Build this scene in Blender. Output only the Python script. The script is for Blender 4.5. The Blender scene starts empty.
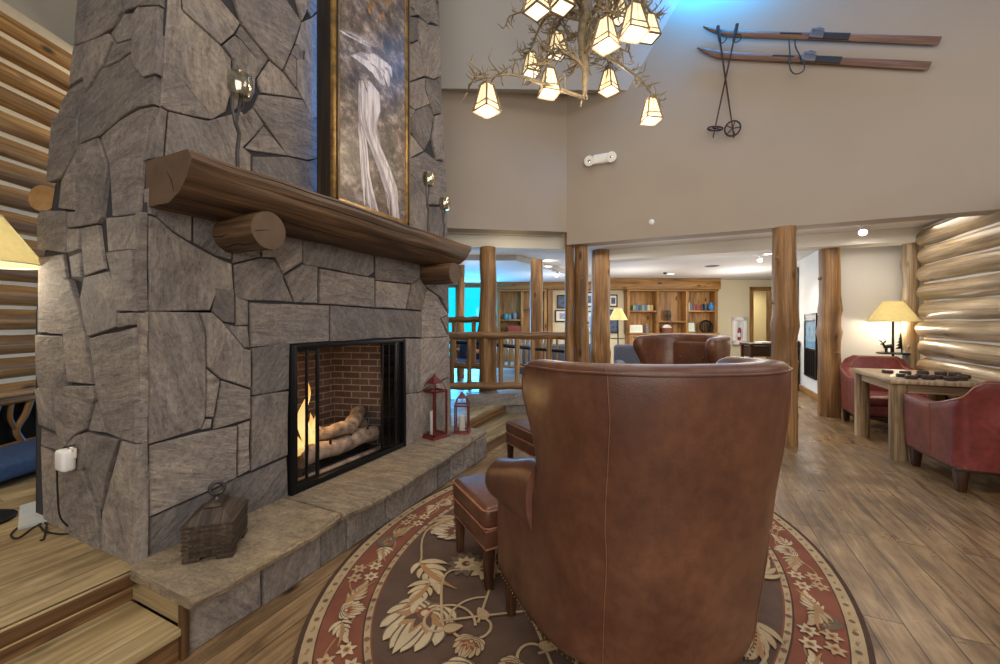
import bpy, bmesh, math, random
from mathutils import Vector, Matrix, noise as mnoise
from math import sin, cos, pi as PI, radians, atan2, sqrt
rnd = random.Random(11)
S = bpy.context.scene
COL = S.collection
V = Vector
# ------------------------------------------------------------------ camera model (real metres)
H, FX, YH, YAW = 1.35, 405.0, 322.0, radians(25)
FW = V((-sin(YAW), cos(YAW), 0)); RT = V((cos(YAW), sin(YAW), 0)); UP = V((0, 0, 1))
def ray(px, py): return FW + RT*((px-500)/FX) + UP*((YH-py)/FX)
EYE = V((0, 0, H))
def onX(px, py, x): r = ray(px, py); return EYE + r*(x/r.x)
def onY(px, py, y): r = ray(px, py); return EYE + r*(y/r.y)
def onZ(px, py, z): r = ray(px, py); return EYE + r*((z-H)/r.z)
def atD(px, py, d): return EYE + ray(px, py)*d
def C(lat, dep, z=0.0): return FW*dep + RT*lat + UP*z
def lat_of(px, d): return (px-500)/FX*d
def heading(lat, dep): return YAW + atan2(-lat, dep)

# ------------------------------------------------------------------ mesh builder
class MB:
    def __init__(self):
        self.bm = bmesh.new()
        self.uv = self.bm.loops.layers.uv.new('UVMap')
        self.tone = self.bm.loops.layers.float_color.new('tone')
    def face(self, vs, mat=0, uvs=None, tone=None):
        try: f = self.bm.faces.new(vs)
        except ValueError: return None
        f.material_index = mat; f.smooth = True
        t = tone if tone is not None else 0.5
        if not isinstance(t, (tuple, list)): t = (t, t, t, 1)
        for i, l in enumerate(f.loops):
            if uvs: l[self.uv].uv = uvs[i]
            l[self.tone] = t
        return f
    def v(self, p): return self.bm.verts.new(p)
    def poly(self, pts, mat=0, tone=None):
        f = self.face([self.v(p) for p in pts], mat, None, tone)
        if f:
            n = f.normal if f.normal.length else UP
            f.normal_update(); n = f.normal
            ax = max(range(3), key=lambda i: abs(n[i]))
            a, b = [(1, 2), (0, 2), (0, 1)][ax]
            for l in f.loops: l[self.uv].uv = (l.vert.co[a], l.vert.co[b])
        return f
    def solid(self, rings, mat=0, tone=None, bev=0.0, seg=2, M=None, grain=None):
        """closed solid from two matching polygons (bottom, top)"""
        b, t = rings
        vb = [self.v(M @ V(p) if M else p) for p in b]; vt = [self.v(M @ V(p) if M else p) for p in t]
        n = len(vb); fs = []
        fs.append(self.face(list(reversed(vb)), mat, None, tone)); fs.append(self.face(vt, mat, None, tone))
        for i in range(n):
            fs.append(self.face([vb[i], vb[(i+1) % n], vt[(i+1) % n], vt[i]], mat, None, tone))
        fs = [f for f in fs if f]
        bmesh.ops.recalc_face_normals(self.bm, faces=fs)
        vs = vb+vt
        Mi = M.inverted() if M else None
        loc = {v: (Mi @ v.co if Mi else v.co.copy()) for v in vs}
        if grain is None:
            ext = [max(c[i] for c in loc.values())-min(c[i] for c in loc.values()) for i in range(3)]
            grain = max(range(3), key=lambda i: ext[i])
        oth = [i for i in range(3) if i != grain]
        off = rnd.random()*7
        for f in fs:
            f.normal_update()
            nn = (Mi.to_3x3() @ f.normal) if Mi else f.normal
            ax = max(range(3), key=lambda i: abs(nn[i]))
            if ax == grain: a, b2 = oth
            else: b2 = grain; a = [i for i in oth if i != ax][0]
            for l in f.loops: c = loc[l.vert]; l[self.uv].uv = (c[a]+off, c[b2]+off)
        if bev > 0:
            es = set(e for f in fs for e in f.edges)
            r = bmesh.ops.bevel(self.bm, geom=list(es), offset=bev, segments=seg, profile=0.5, affect='EDGES', clamp_overlap=True)
            for f in r['faces']:
                f.smooth = True; f.material_index = mat
                if tone is not None:
                    for l in f.loops: l[self.tone] = (tone, tone, tone, 1) if not isinstance(tone, (tuple, list)) else tone
    def box(self, c, s, rz=0.0, mat=0, bev=0.0, M=None, tone=None, seg=2, grain=None):
        hx, hy, hz = s[0]/2, s[1]/2, s[2]/2
        T = Matrix.Translation(c) @ (M if M is not None else Matrix.Rotation(rz, 4, 'Z'))
        b = [(-hx, -hy, -hz), (hx, -hy, -hz), (hx, hy, -hz), (-hx, hy, -hz)]
        t = [(-hx, -hy, hz), (hx, -hy, hz), (hx, hy, hz), (-hx, hy, hz)]
        self.solid((b, t), mat, tone, bev, seg, T, grain)
    def taper(self, c, s0, s1, h, rz=0.0, mat=0, bev=0.0, top=(0, 0)):
        T = Matrix.Translation(c) @ Matrix.Rotation(rz, 4, 'Z')
        q = [(-1, -1), (1, -1), (1, 1), (-1, 1)]
        self.solid(([(x*s0[0]/2, y*s0[1]/2, 0) for x, y in q], [(x*s1[0]/2+top[0], y*s1[1]/2+top[1], h) for x, y in q]), mat, None, bev, 2, T, 2)
    def bar(self, p, q, w, h, mat=0, bev=0.0):
        p, q = V(p), V(q); d = q-p; L = d.length; d.normalize()
        up = UP if abs(d.z) < .95 else V((1, 0, 0))
        x = d.cross(up).normalized(); z = x.cross(d)
        M = Matrix((x, d, z)).transposed().to_4x4()
        self.box((p+q)/2, (w, L, h), M=M, mat=mat, bev=bev, grain=1)
    def grid(self, rows, mat=0, cu=False, cv=False, tone=None, uvs=None):
        vs = [[self.v(p) for p in r] for r in rows]
        nr, nc = len(vs), len(vs[0])
        for i in range(nr if cv else nr-1):
            for j in range(nc if cu else nc-1):
                i2, j2 = (i+1) % nr, (j+1) % nc
                uv = None
                if uvs: uv = [uvs(i, j), uvs(i, j+1), uvs(i+1, j+1), uvs(i+1, j)]
                self.face([vs[i][j], vs[i][j2], vs[i2][j2], vs[i2][j]], mat, uv, tone)
        return vs
    def tube(self, path, rad, n=10, mat=0, cap=True, jit=0.0, closed=False, capmat=None, jf=3.0, seed=None, flat=None, tone=None):
        P = [V(p) for p in path]; m = len(P)
        if not isinstance(rad, (list, tuple)): rad = [rad]*m
        T = []
        for i in range(m):
            a = P[i-1] if (i > 0 or closed) else P[i]; b = P[(i+1) % m] if (i < m-1 or closed) else P[i]
            t = (b-a); T.append(t.normalized() if t.length > 1e-9 else UP.copy())
        ref = UP if abs(T[0].z) < .9 else V((1, 0, 0))
        x = T[0].cross(ref).normalized()
        rows = []; L = 0; Ls = []; so = rnd.random()*50 if seed is None else seed
        for i in range(m):
            x = (x - T[i]*x.dot(T[i]))
            x = x.normalized() if x.length > 1e-6 else T[i].orthogonal().normalized()
            y = T[i].cross(x)
            if i: L += (P[i]-P[i-1]).length
            Ls.append(L); row = []
            for k in range(n):
                a = 2*PI*k/n; r = rad[i]
                if jit: r *= 1+jit*mnoise.noise(V((cos(a)*1.1+so, sin(a)*1.1, L*jf+so)))
                if flat: row.append(P[i]+x*(cos(a)*r*flat[0])+y*(sin(a)*r*flat[1]))
                else: row.append(P[i]+x*(cos(a)*r)+y*(sin(a)*r))
            rows.append(row)
        off = rnd.random()*9
        rm = max(rad)
        uvs = lambda i, j: (j/n*2*PI*rm+off, (Ls[i] if i < m else Ls[-1]+.1)+off)
        vs = self.grid(rows, mat, cu=True, cv=closed, uvs=uvs, tone=tone)
        if cap and not closed:
            cm = mat if capmat is None else capmat
            for idx, rev in ((0, True), (m-1, False)):
                ring = vs[idx]; c = P[idx]
                rr = list(reversed(ring)) if rev else ring
                r0 = max(rad[idx], 1e-4)
                cv_ = [self.v(p.co) for p in rr]
                f = self.face(cv_, cm, [((p.co-c).dot(V((.8, .6, 0)))*.5+.03, (p.co-c).z*.5+.02) for p in cv_], tone)
                if f: f.smooth = False
        return vs
    def lathe(self, prof, c=(0, 0, 0), n=20, mat=0, M=None, tone=None):
        T = Matrix.Translation(c) @ (M if M is not None else Matrix.Identity(4))
        rows = [[T @ V((r*cos(2*PI*k/n), r*sin(2*PI*k/n), z)) for k in range(n)] for r, z in prof]
        uvs = lambda i, j: (j/n*.5, i*.05)
        self.grid(rows, mat, cu=True, uvs=uvs, tone=tone)
        for idx, rev in ((0, True), (-1, False)):
            if prof[idx][0] > 1e-5 and not getattr(self, 'nocap', False):
                ring = [self.v(p) for p in rows[idx]]
                f = self.face(list(reversed(ring)) if rev else ring, mat, None, tone)
                if f: f.smooth = False
    def ball(self, c, r, mat=0, sub=2, sc=(1, 1, 1)):
        M = Matrix.Translation(c) @ Matrix.Diagonal((r*sc[0], r*sc[1], r*sc[2], 1))
        g = bmesh.ops.create_icosphere(self.bm, subdivisions=sub, radius=1, matrix=M)
        for v in g['verts']:
            for f in v.link_faces: f.smooth = True; f.material_index = mat
    def ring(self, c, R, r, axis=(0, 0, 1), n=24, k=8, mat=0):
        q = V(axis).to_track_quat('Z', 'Y')
        pts = [V(c)+q @ V((R*cos(2*PI*i/n), R*sin(2*PI*i/n), 0)) for i in range(n)]
        self.tube(pts, r, k, mat, closed=True)

WMAT = {}
def mesh_obj(name, mb, mats, parent=None, world=False, sharp=35, recalc=True):
    if recalc: bmesh.ops.recalc_face_normals(mb.bm, faces=mb.bm.faces[:])
    me = bpy.data.meshes.new(name); mb.bm.to_mesh(me); mb.bm.free()
    if not isinstance(mats, (list, tuple)): mats = [mats]
    for m in mats: me.materials.append(m)
    me.set_sharp_from_angle(angle=radians(sharp))
    o = bpy.data.objects.new(name, me); COL.objects.link(o)
    W = Matrix.Identity(4)
    if parent:
        o.parent = parent; W = WMAT[parent.name].copy()
        if world: me.transform(W.inverted())
    WMAT[o.name] = W
    return o
def tag(o, label=None, cat=None, group=None, kind=None):
    if label: o['label'] = label
    if cat: o['category'] = cat
    if group: o['group'] = group
    if kind: o['kind'] = kind
    return o
def thing(name, label, cat, loc=(0, 0, 0), rz=0.0, group=None):
    o = bpy.data.objects.new(name, None); COL.objects.link(o)
    o.location = loc; o.rotation_euler = (0, 0, rz); o.empty_display_size = .1
    WMAT[o.name] = Matrix.Translation(loc) @ Matrix.Rotation(rz, 4, 'Z')
    return tag(o, label, cat, group)
def solo(name, mb, mats, label, cat, group=None, **k):
    """thing that is one mesh, origin moved to its base"""
    o = mesh_obj(name, mb, mats, **k); me = o.data
    cs = [v.co for v in me.vertices]
    c = V(((min(p.x for p in cs)+max(p.x for p in cs))/2, (min(p.y for p in cs)+max(p.y for p in cs))/2, min(p.z for p in cs)))
    me.transform(Matrix.Translation(-c)); o.location = c; WMAT[o.name] = Matrix.Translation(c)
    return tag(o, label, cat, group)
def struct(name, mb, mats, parent=None, **k):
    o = mesh_obj(name, mb, mats, parent, **k)
    if parent is None: o['kind'] = 'structure'
    return o
def dup(root, loc, rz, label=None, group=None):
    r = root.copy(); COL.objects.link(r); r.location = loc; r.rotation_euler = (0, 0, rz)
    if label: r['label'] = label
    if group: r['group'] = group
    for ch in list(root.children):
        c = ch.copy(); COL.objects.link(c); c.parent = r
        for g in list(ch.children):
            d = g.copy(); COL.objects.link(d); d.parent = c
    return r

# ------------------------------------------------------------------ materials
def srgb(r, g, b):
    f = lambda c: (c/255/12.92) if c/255 <= .04045 else ((c/255+.055)/1.055)**2.4
    return (f(r), f(g), f(b), 1)
class NT:
    def __init__(self, name):
        self.m = bpy.data.materials.new(name); self.m.use_nodes = True
        self.t = self.m.node_tree; self.n = self.t.nodes; self.l = self.t.links
        self.b = self.n['Principled BSDF']; self.out = self.n['Material Output']
    def node(self, typ, **k):
        n = self.n.new(typ)
        for a, v in k.items(): setattr(n, a, v)
        return n
    def link(self, a, b): self.l.new(a, b)
    def coord(self, kind='Object', scale=(1, 1, 1), rot=(0, 0, 0), loc=(0, 0, 0)):
        tc = self.node('ShaderNodeTexCoord'); mp = self.node('ShaderNodeMapping')
        mp.inputs['Scale'].default_value = scale; mp.inputs['Rotation'].default_value = rot; mp.inputs['Location'].default_value = loc
        self.link(tc.outputs[kind], mp.inputs[0]); return mp.outputs[0]
    def noise(self, vec, scale, detail=6, rough=.55, dist=0.0):
        n = self.node('ShaderNodeTexNoise')
        n.inputs['Scale'].default_value = scale; n.inputs['Detail'].default_value = detail
        n.inputs['Roughness'].default_value = rough; n.inputs['Distortion'].default_value = dist
        if vec: self.link(vec, n.inputs['Vector'])
        return n.outputs['Fac']
    def ramp(self, fac, stops):
        r = self.node('ShaderNodeValToRGB'); e = r.color_ramp.elements
        while len(e) < len(stops): e.new(.5)
        for i, (p, c) in enumerate(stops):
            e[i].position = p; e[i].color = c if len(c) == 4 else (*c, 1)
        self.link(fac, r.inputs[0]); return r.outputs[0]
    def mix(self, a, b, fac, mode='MIX'):
        m = self.node('ShaderNodeMix'); m.data_type = 'RGBA'; m.blend_type = mode
        for s, val in ((m.inputs[0], fac), (m.inputs[6], a), (m.inputs[7], b)):
            if isinstance(val, (int, float)): s.default_value = val
            elif isinstance(val, tuple): s.default_value = val
            else: self.link(val, s)
        return m.outputs[2]
    def math(self, op, a, b=0.0):
        m = self.node('ShaderNodeMath', operation=op)
        for s, val in ((m.inputs[0], a), (m.inputs[1], b)):
            if isinstance(val, (int, float)): s.default_value = val
            else: self.link(val, s)
        return m.outputs[0]
    def bump(self, h, strength=.3, dist=.01):
        b = self.node('ShaderNodeBump'); b.inputs['Strength'].default_value = strength; b.inputs['Distance'].default_value = dist
        self.link(h, b.inputs['Height']); self.link(b.outputs[0], self.b.inputs['Normal'])
    def color(self, c):
        if isinstance(c, tuple): self.b.inputs['Base Color'].default_value = c
        else: self.link(c, self.b.inputs['Base Color'])
    def rough(self, r):
        if isinstance(r, (int, float)): self.b.inputs['Roughness'].default_value = r
        else: self.link(r, self.b.inputs['Roughness'])
def k3(c, f): return (c[0]*f, c[1]*f, c[2]*f, 1)

def m_plain(name, c, rough=.5, metal=0.0, var=.12, sc=12, bump=0.0, coat=0.0):
    t = NT(name); v = t.coord('Object'); n = t.noise(v, sc, 5)
    t.color(t.ramp(n, [(.3, k3(c, 1-var)), (.7, k3(c, 1+var))])); t.rough(rough); t.b.inputs['Metallic'].default_value = metal
    if bump: t.bump(t.noise(v, sc*8, 4), bump, .003)
    if coat: t.b.inputs['Coat Weight'].default_value = coat
    return t.m
def m_emit(name, c, s):
    t = NT(name); t.b.inputs['Base Color'].default_value = c
    t.b.inputs['Emission Color'].default_value = c; t.b.inputs['Emission Strength'].default_value = s
    return t.m
def m_wood(name, dark, mid, light, across=14, along=1.1, rough=.5, bump=.25, knots=True, var=.22, spec=.4):
    t = NT(name); uv = t.coord('UV', (across, along, 1))
    oi = t.node('ShaderNodeObjectInfo'); 
    add = t.node('ShaderNodeVectorMath', operation='ADD'); t.link(uv, add.inputs[0])
    cmb = t.node('ShaderNodeCombineXYZ'); t.link(t.math('MULTIPLY', oi.outputs['Random'], 37.0), cmb.inputs[2]); t.link(cmb.outputs[0], add.inputs[1])
    n1 = t.noise(add.outputs[0], 1.0, 8, .6, .6)
    uv2 = t.coord('UV', (across*5, along*1.3, 1)); n2 = t.noise(uv2, 1.2, 5, .6, .2)
    base = t.ramp(n1, [(.28, dark), (.5, mid), (.72, light)])
    c = t.mix(base, t.ramp(n2, [(.35, (.38, .35, .33, 1)), (.6, (1.06, 1.06, 1.06, 1))]), .7, 'MULTIPLY')
    uv4 = t.coord('UV', (2.2, .8, 1)); n4 = t.noise(uv4, 1.3, 3)
    c = t.mix(c, t.ramp(n4, [(.3, (.62, .58, .55, 1)), (.65, (1.12, 1.1, 1.06, 1))]), .7, 'MULTIPLY')
    if knots:
        uv3 = t.coord('UV', (4.5, 1.9, 1)); vo = t.node('ShaderNodeTexVoronoi'); vo.inputs['Scale'].default_value = 1.0
        t.link(uv3, vo.inputs['Vector'])
        kn = t.ramp(vo.outputs['Distance'], [(.07, (0, 0, 0, 1)), (.16, (1, 1, 1, 1))])
        c = t.mix(k3(dark, .35), c, kn)
    hs = t.node('ShaderNodeHueSaturation'); t.link(c, hs.inputs['Color'])
    t.link(t.math('ADD', t.math('MULTIPLY', oi.outputs['Random'], var), 1-var/2), hs.inputs['Value'])
    t.color(hs.outputs[0]); t.rough(rough); t.bump(t.math('ADD', n1, t.math('MULTIPLY', n2, .5)), bump, .012)
    t.b.inputs['Specular IOR Level'].default_value = spec
    return t.m
def m_planks(name, dark, mid, light, width=.15, length=2.3, rough=.4, rot=PI/2):
    t = NT(name)
    v = t.coord('Object', (1, 1, 1), (0, 0, rot))
    br = t.node('ShaderNodeTexBrick'); t.link(v, br.inputs['Vector'])
    br.inputs['Scale'].default_value = 1.0; br.inputs['Brick Width'].default_value = length; br.inputs['Row Height'].default_value = width
    br.inputs['Mortar Size'].default_value = .0025; br.inputs['Mortar Smooth'].default_value = .3; br.inputs['Bias'].default_value = 0
    br.inputs['Color1'].default_value = (.1, .1, .1, 1); br.inputs['Color2'].default_value = (1, 1, 1, 1); br.inputs['Mortar'].default_value = (.5, .5, .5, 1)
    br.offset = .37; br.offset_frequency = 2
    # per-plank offset of the grain
    sep = t.node('ShaderNodeSeparateColor'); t.link(br.outputs['Color'], sep.inputs[0])
    mp = t.coord('Object', (9, 1.3, 1), (0, 0, 0))
    add = t.node('ShaderNodeVectorMath', operation='ADD'); t.link(mp, add.inputs[0])
    cmb = t.node('ShaderNodeCombineXYZ'); t.link(t.math('MULTIPLY', sep.outputs[0], 23.0), cmb.inputs[2]); t.link(cmb.outputs[0], add.inputs[1])
    n1 = t.noise(add.outputs[0], 1.5, 9, .62, .9)
    mp2 = t.coord('Object', (60, 3, 1), (0, 0, 0)); n2 = t.noise(mp2, 1.0, 4, .6)
    n3 = t.noise(t.coord('Object'), 2.2, 5, .6)
    c = t.ramp(n1, [(.27, dark), (.48, mid), (.72, light)])
    c = t.mix(c, t.ramp(n2, [(.35, (.55, .52, .5, 1)), (.62, (1, 1, 1, 1))]), .5, 'MULTIPLY')
    c = t.mix(c, t.ramp(sep.outputs[0], [(0, (.72, .7, .68, 1)), (1, (1.12, 1.1, 1.05, 1))]), .8, 'MULTIPLY')
    c = t.mix(c, t.ramp(n3, [(.32, (.5, .47, .46, 1)), (.6, (1.05, 1.05, 1.05, 1))]), .75, 'MULTIPLY')
    vo = t.node('ShaderNodeTexVoronoi'); vo.inputs['Scale'].default_value = 1.0; t.link(t.coord('Object', (5, 1.7, 1), (0, 0, 0)), vo.inputs['Vector'])
    c = t.mix(k3(dark, .3), c, t.ramp(vo.outputs['Distance'], [(.04, (0, 0, 0, 1)), (.13, (1, 1, 1, 1))]))
    c = t.mix(c, k3(dark, .2), br.outputs['Fac'])
    t.color(c); t.rough(t.ramp(n3, [(.3, (rough+.15,)*3+(1,)), (.7, (rough-.08,)*3+(1,))]))
    hgt = t.math('SUBTRACT', t.math('MULTIPLY', n1, .4), t.math('MULTIPLY', br.outputs['Fac'], 1.0))
    t.bump(hgt, .25, .006)
    return t.m
def m_stone(name, a, b, c, streak=True, bump=.5, rough=.75, sc=1.0):
    t = NT(name); v = t.coord('Object')
    at = t.node('ShaderNodeAttribute'); at.attribute_name = 'tone'
    sp = t.node('ShaderNodeSeparateColor'); t.link(at.outputs['Color'], sp.inputs[0])
    # grain direction differs from stone to stone: rotate by the stone's own number
    vr = t.node('ShaderNodeVectorRotate', rotation_type='AXIS_ANGLE'); t.link(v, vr.inputs['Vector'])
    vr.inputs['Axis'].default_value = (1, .25, .1); t.link(t.math('MULTIPLY', sp.outputs[1], 6.28), vr.inputs['Angle'])
    mp = t.node('ShaderNodeMapping'); mp.inputs['Scale'].default_value = (2, 2.2, 9); t.link(vr.outputs[0], mp.inputs[0])
    n1 = t.noise(mp.outputs[0], 2.2*sc, 12, .78, .6)
    n2 = t.noise(v, 3.0*sc, 6, .6); n3 = t.noise(v, 42*sc, 6, .7)
    col = t.ramp(n1, [(.3, a), (.5, b), (.72, c)])
    col = t.mix(col, t.ramp(n2, [(.3, (.68, .68, .74, 1)), (.62, (1.12, 1.06, .98, 1))]), .75, 'MULTIPLY')
    col = t.mix(col, t.ramp(n3, [(.3, (.5, .5, .52, 1)), (.5, (.98, .98, .98, 1)), (.7, (1.25, 1.24, 1.2, 1))]), .75, 'MULTIPLY')
    mp5 = t.node('ShaderNodeMapping'); mp5.inputs['Scale'].default_value = (4, 5, 34); t.link(vr.outputs[0], mp5.inputs[0])
    n5 = t.noise(mp5.outputs[0], 1.6*sc, 6, .7, .4)
    col = t.mix(col, t.ramp(n5, [(.3, (.5, .48, .48, 1)), (.46, (1, 1, 1, 1)), (.7, (1.18, 1.16, 1.1, 1))]), .7, 'MULTIPLY')
    col = t.mix(col, t.ramp(sp.outputs[0], [(0, (.6, .6, .62, 1)), (.5, (.95, .93, .92, 1)), (1, (1.3, 1.25, 1.17, 1))]), 1.0, 'MULTIPLY')
    t.color(col); t.rough(rough)
    t.bump(t.math('ADD', t.math('ADD', n1, t.math('MULTIPLY', n3, .45)), t.math('MULTIPLY', n5, .6)), bump, .03)
    return t.m
def m_leather(name, dark, mid, light, rough=.42):
    t = NT(name); v = t.coord('Object'); n1 = t.noise(v, 3.2, 7, .6); n2 = t.noise(v, 26, 5, .7)
    c = t.ramp(n1, [(.3, dark), (.52, mid), (.75, light)])
    c = t.mix(c, t.ramp(n2, [(.3, (.66, .64, .63, 1)), (.6, (1.08, 1.08, 1.08, 1))]), .6, 'MULTIPLY')
    vo = t.node('ShaderNodeTexVoronoi'); vo.inputs['Scale'].default_value = 230; t.link(v, vo.inputs['Vector'])
    # fine light scuffs
    n4 = t.noise(t.coord('Object', (9, 9, 40), (.5, .6, .2)), 1.6, 3)
    c = t.mix(c, k3(light, 1.5), t.ramp(n4, [(.74, (0, 0, 0, 1)), (.8, (.35, .35, .35, 1))]))
    t.color(c); t.rough(t.ramp(n1, [(.3, (rough+.12,)*3+(1,)), (.7, (rough-.06,)*3+(1,))]))
    t.bump(t.math('ADD', t.math('MULTIPLY', vo.outputs['Distance'], .6), n2), .18, .003)
    return t.m
def m_paint(name, c, bump=.06):
    t = NT(name); v = t.coord('Object'); n = t.noise(v, 1.1, 4); n2 = t.noise(v, 160, 3)
    t.color(t.ramp(n, [(.3, k3(c, .95)), (.7, k3(c, 1.03))])); t.rough(.8); t.bump(n2, bump, .003); return t.m
def m_glass(name, tint=(.9, .95, 1, 1), refl=.12):
    t = NT(name); tr = t.node('ShaderNodeBsdfTransparent'); tr.inputs[0].default_value = tint
    gl = t.node('ShaderNodeBsdfGlossy'); gl.inputs['Roughness'].default_value = .02
    mx = t.node('ShaderNodeMixShader'); fr = t.node('ShaderNodeLayerWeight'); fr.inputs[0].default_value = .5
    t.link(t.math('ADD', t.math('MULTIPLY', t.math('POWER', fr.outputs['Facing'], 4.0), .6), refl*.35), mx.inputs[0]); t.link(tr.outputs[0], mx.inputs[1]); t.link(gl.outputs[0], mx.inputs[2])
    t.link(mx.outputs[0], t.out.inputs[0]); return t.m
def m_shade(name, c, emit):
    t = NT(name); df = t.node('ShaderNodeBsdfDiffuse'); tl = t.node('ShaderNodeBsdfTranslucent')
    n = t.ramp(t.noise(t.coord('Object', (1, 1, 1)), 22, 5), [(.3, k3(c, .86)), (.7, c)])
    t.link(n, df.inputs[0]); t.link(n, tl.inputs[0])
    mx = t.node('ShaderNodeMixShader'); mx.inputs[0].default_value = .2; t.link(df.outputs[0], mx.inputs[1]); t.link(tl.outputs[0], mx.inputs[2])
    em = t.node('ShaderNodeEmission'); em.inputs[1].default_value = emit; t.link(n, em.inputs[0])
    ad = t.node('ShaderNodeAddShader'); t.link(mx.outputs[0], ad.inputs[0]); t.link(em.outputs[0], ad.inputs[1])
    t.link(ad.outputs[0], t.out.inputs[0]); return t.m
def m_brick(name):
    t = NT(name); br = t.node('ShaderNodeTexBrick'); t.link(t.coord('UV'), br.inputs['Vector'])
    br.inputs['Scale'].default_value = 1; br.inputs['Brick Width'].default_value = .17; br.inputs['Row Height'].default_value = .058
    br.inputs['Mortar Size'].default_value = .005; br.inputs['Color1'].default_value = srgb(74, 56, 52); br.inputs['Color2'].default_value = srgb(96, 74, 68)
    br.inputs['Mortar'].default_value = srgb(140, 130, 124)
    n = t.noise(t.coord('Object'), 30, 5); t.color(t.mix(br.outputs['Color'], t.ramp(n, [(.3, (.6, .6, .6, 1)), (.7, (1, 1, 1, 1))]), .7, 'MULTIPLY'))
    t.rough(.85); t.bump(t.math('SUBTRACT', n, t.math('MULTIPLY', br.outputs['Fac'], 2)), .3, .004); return t.m

M = {}
M['stone'] = m_stone('slate_stone', srgb(113, 108, 106), srgb(152, 145, 140), srgb(186, 178, 170), bump=.95)
M['mortar'] = m_plain('dark_mortar', srgb(52, 50, 54), .9)
M['hearth'] = m_stone('hearth_slate', srgb(98, 88, 72), srgb(140, 127, 106), srgb(180, 167, 140), bump=.6, sc=1.4)
M['mantel'] = m_wood('mantel_log', srgb(48, 35, 25), srgb(94, 71, 50), srgb(134, 105, 78), across=16, along=.9, knots=False, var=.05, bump=.35)
M['endgrain'] = m_plain('end_grain', srgb(92, 72, 54), .7, var=.22, sc=9)
M['log'] = m_wood('golden_log', srgb(98, 70, 42), srgb(152, 114, 72), srgb(190, 152, 104), across=8, along=.8)
M['logwall'] = m_wood('wall_log', srgb(104, 72, 36), srgb(166, 124, 70), srgb(202, 162, 104), across=8, along=.7)
M['logpale'] = m_wood('pale_log', srgb(118, 96, 68), srgb(178, 152, 114), srgb(212, 190, 154), across=8, along=.7, rough=.3)
M['logend'] = m_plain('log_end', srgb(176, 136, 86), .7, var=.2, sc=11)
M['chink'] = m_plain('chinking', srgb(226, 212, 188), .85, var=.06)
M['floor'] = m_planks('plank_floor', srgb(88, 70, 50), srgb(148, 120, 86), srgb(190, 160, 120), .145, 2.4, .30)
M['deck'] = m_planks('platform_plank', srgb(108, 92, 64), srgb(168, 146, 106), srgb(206, 186, 144), .2, 2.6, .45)
M['step'] = m_wood('step_wood', srgb(114, 96, 64), srgb(170, 148, 106), srgb(204, 186, 144), across=7, along=.8, var=.1)
M['riser'] = m_wood('riser_wood', srgb(86, 62, 40), srgb(130, 96, 62), srgb(160, 124, 84), across=7, along=.8, var=.1)
M['flag'] = m_stone('flagstone', srgb(100, 98, 98), srgb(140, 136, 132), srgb(170, 166, 160), rough=.35, bump=.2)
M['wall'] = m_paint('wall_paint', (.38, .318, .258, 1))
M['facet'] = m_paint('facet_paint', (.46, .44, .42, 1))
M['ceil'] = m_paint('ceiling_paint', (.62, .6, .58, 1))
M['cream'] = m_paint('cream_paint', (.72, .64, .44, 1))
M['white'] = m_paint('white_paint', (.74, .71, .64, 1))
M['seam'] = m_leather('seam_leather', srgb(110, 74, 54), srgb(134, 90, 66), srgb(150, 104, 80))
M['leather'] = m_leather('brown_leather', srgb(78, 47, 35), srgb(99, 63, 46), srgb(118, 79, 57), .32)
M['welt'] = m_leather('welt_leather', srgb(130, 82, 58), srgb(160, 106, 80), srgb(180, 126, 98))
M['redlea'] = m_leather('red_leather', srgb(100, 44, 40), srgb(128, 58, 54), srgb(152, 84, 78), .36)
M['darkwood'] = m_wood('dark_wood', srgb(36, 22, 14), srgb(66, 42, 28), srgb(92, 62, 42), across=12, along=1.2, knots=False, rough=.4)
M['pine'] = m_wood('knotty_pine', srgb(112, 76, 38), srgb(166, 122, 68), srgb(192, 150, 92), across=10, along=1.0)
M['tablewood'] = m_wood('table_wood', srgb(128, 104, 76), srgb(184, 158, 124), srgb(214, 194, 164), across=8, along=.9, rough=.3)
M['brass'] = m_plain('brass_nail', srgb(120, 92, 54), .35, 1.0)
M['black'] = m_plain('black_metal', (.012, .012, .013, 1), .4, .6)
M['iron'] = m_plain('twig_iron', srgb(78, 74, 74), .45, .7, var=.3, sc=30)
M['branch'] = m_plain('bronze_branch', srgb(138, 124, 100), .5, .2, var=.35, sc=25, bump=.3)
M['lframe'] = m_plain('lantern_bronze', srgb(120, 100, 76), .5, .3)
M['red'] = m_plain('red_paint_metal', srgb(104, 38, 30), .45, .2, var=.2, sc=30)
M['candle'] = m_plain('candle_wax', srgb(232, 226, 214), .5, var=.03)
M['gold'] = m_plain('gold_frame', srgb(138, 108, 58), .4, .5, var=.5, sc=18)
M['framedark'] = m_wood('frame_dark', srgb(20, 16, 14), srgb(40, 32, 26), srgb(70, 54, 38), knots=False)
M['glass'] = m_glass('clear_glass', (.985, .99, 1, 1))
M['smoke'] = m_glass('smoked_glass', (.12, .11, .10, 1), .10)
M['mercury'] = m_plain('mercury_glass', srgb(180, 172, 150), .12, .85, var=.35, sc=40)
M['brick'] = m_brick('firebox_brick')
M['char'] = m_plain('charred_log', srgb(134, 114, 98), .9, var=.75, sc=12, bump=.8)
M['whiteplastic'] = m_plain('white_plastic', srgb(240, 239, 236), .4, var=.02)
M['chrome'] = m_plain('chrome', (.6, .6, .62, 1), .15, 1.0)
M['blue'] = m_plain('blue_fabric', srgb(52, 74, 112), .9, var=.2, sc=40)
M['greyfab'] = m_plain('grey_weave', srgb(96, 100, 116), .95, var=.3, sc=90)
M['paper'] = m_plain('grey_board', srgb(176, 180, 178), .8, var=.05)
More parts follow.
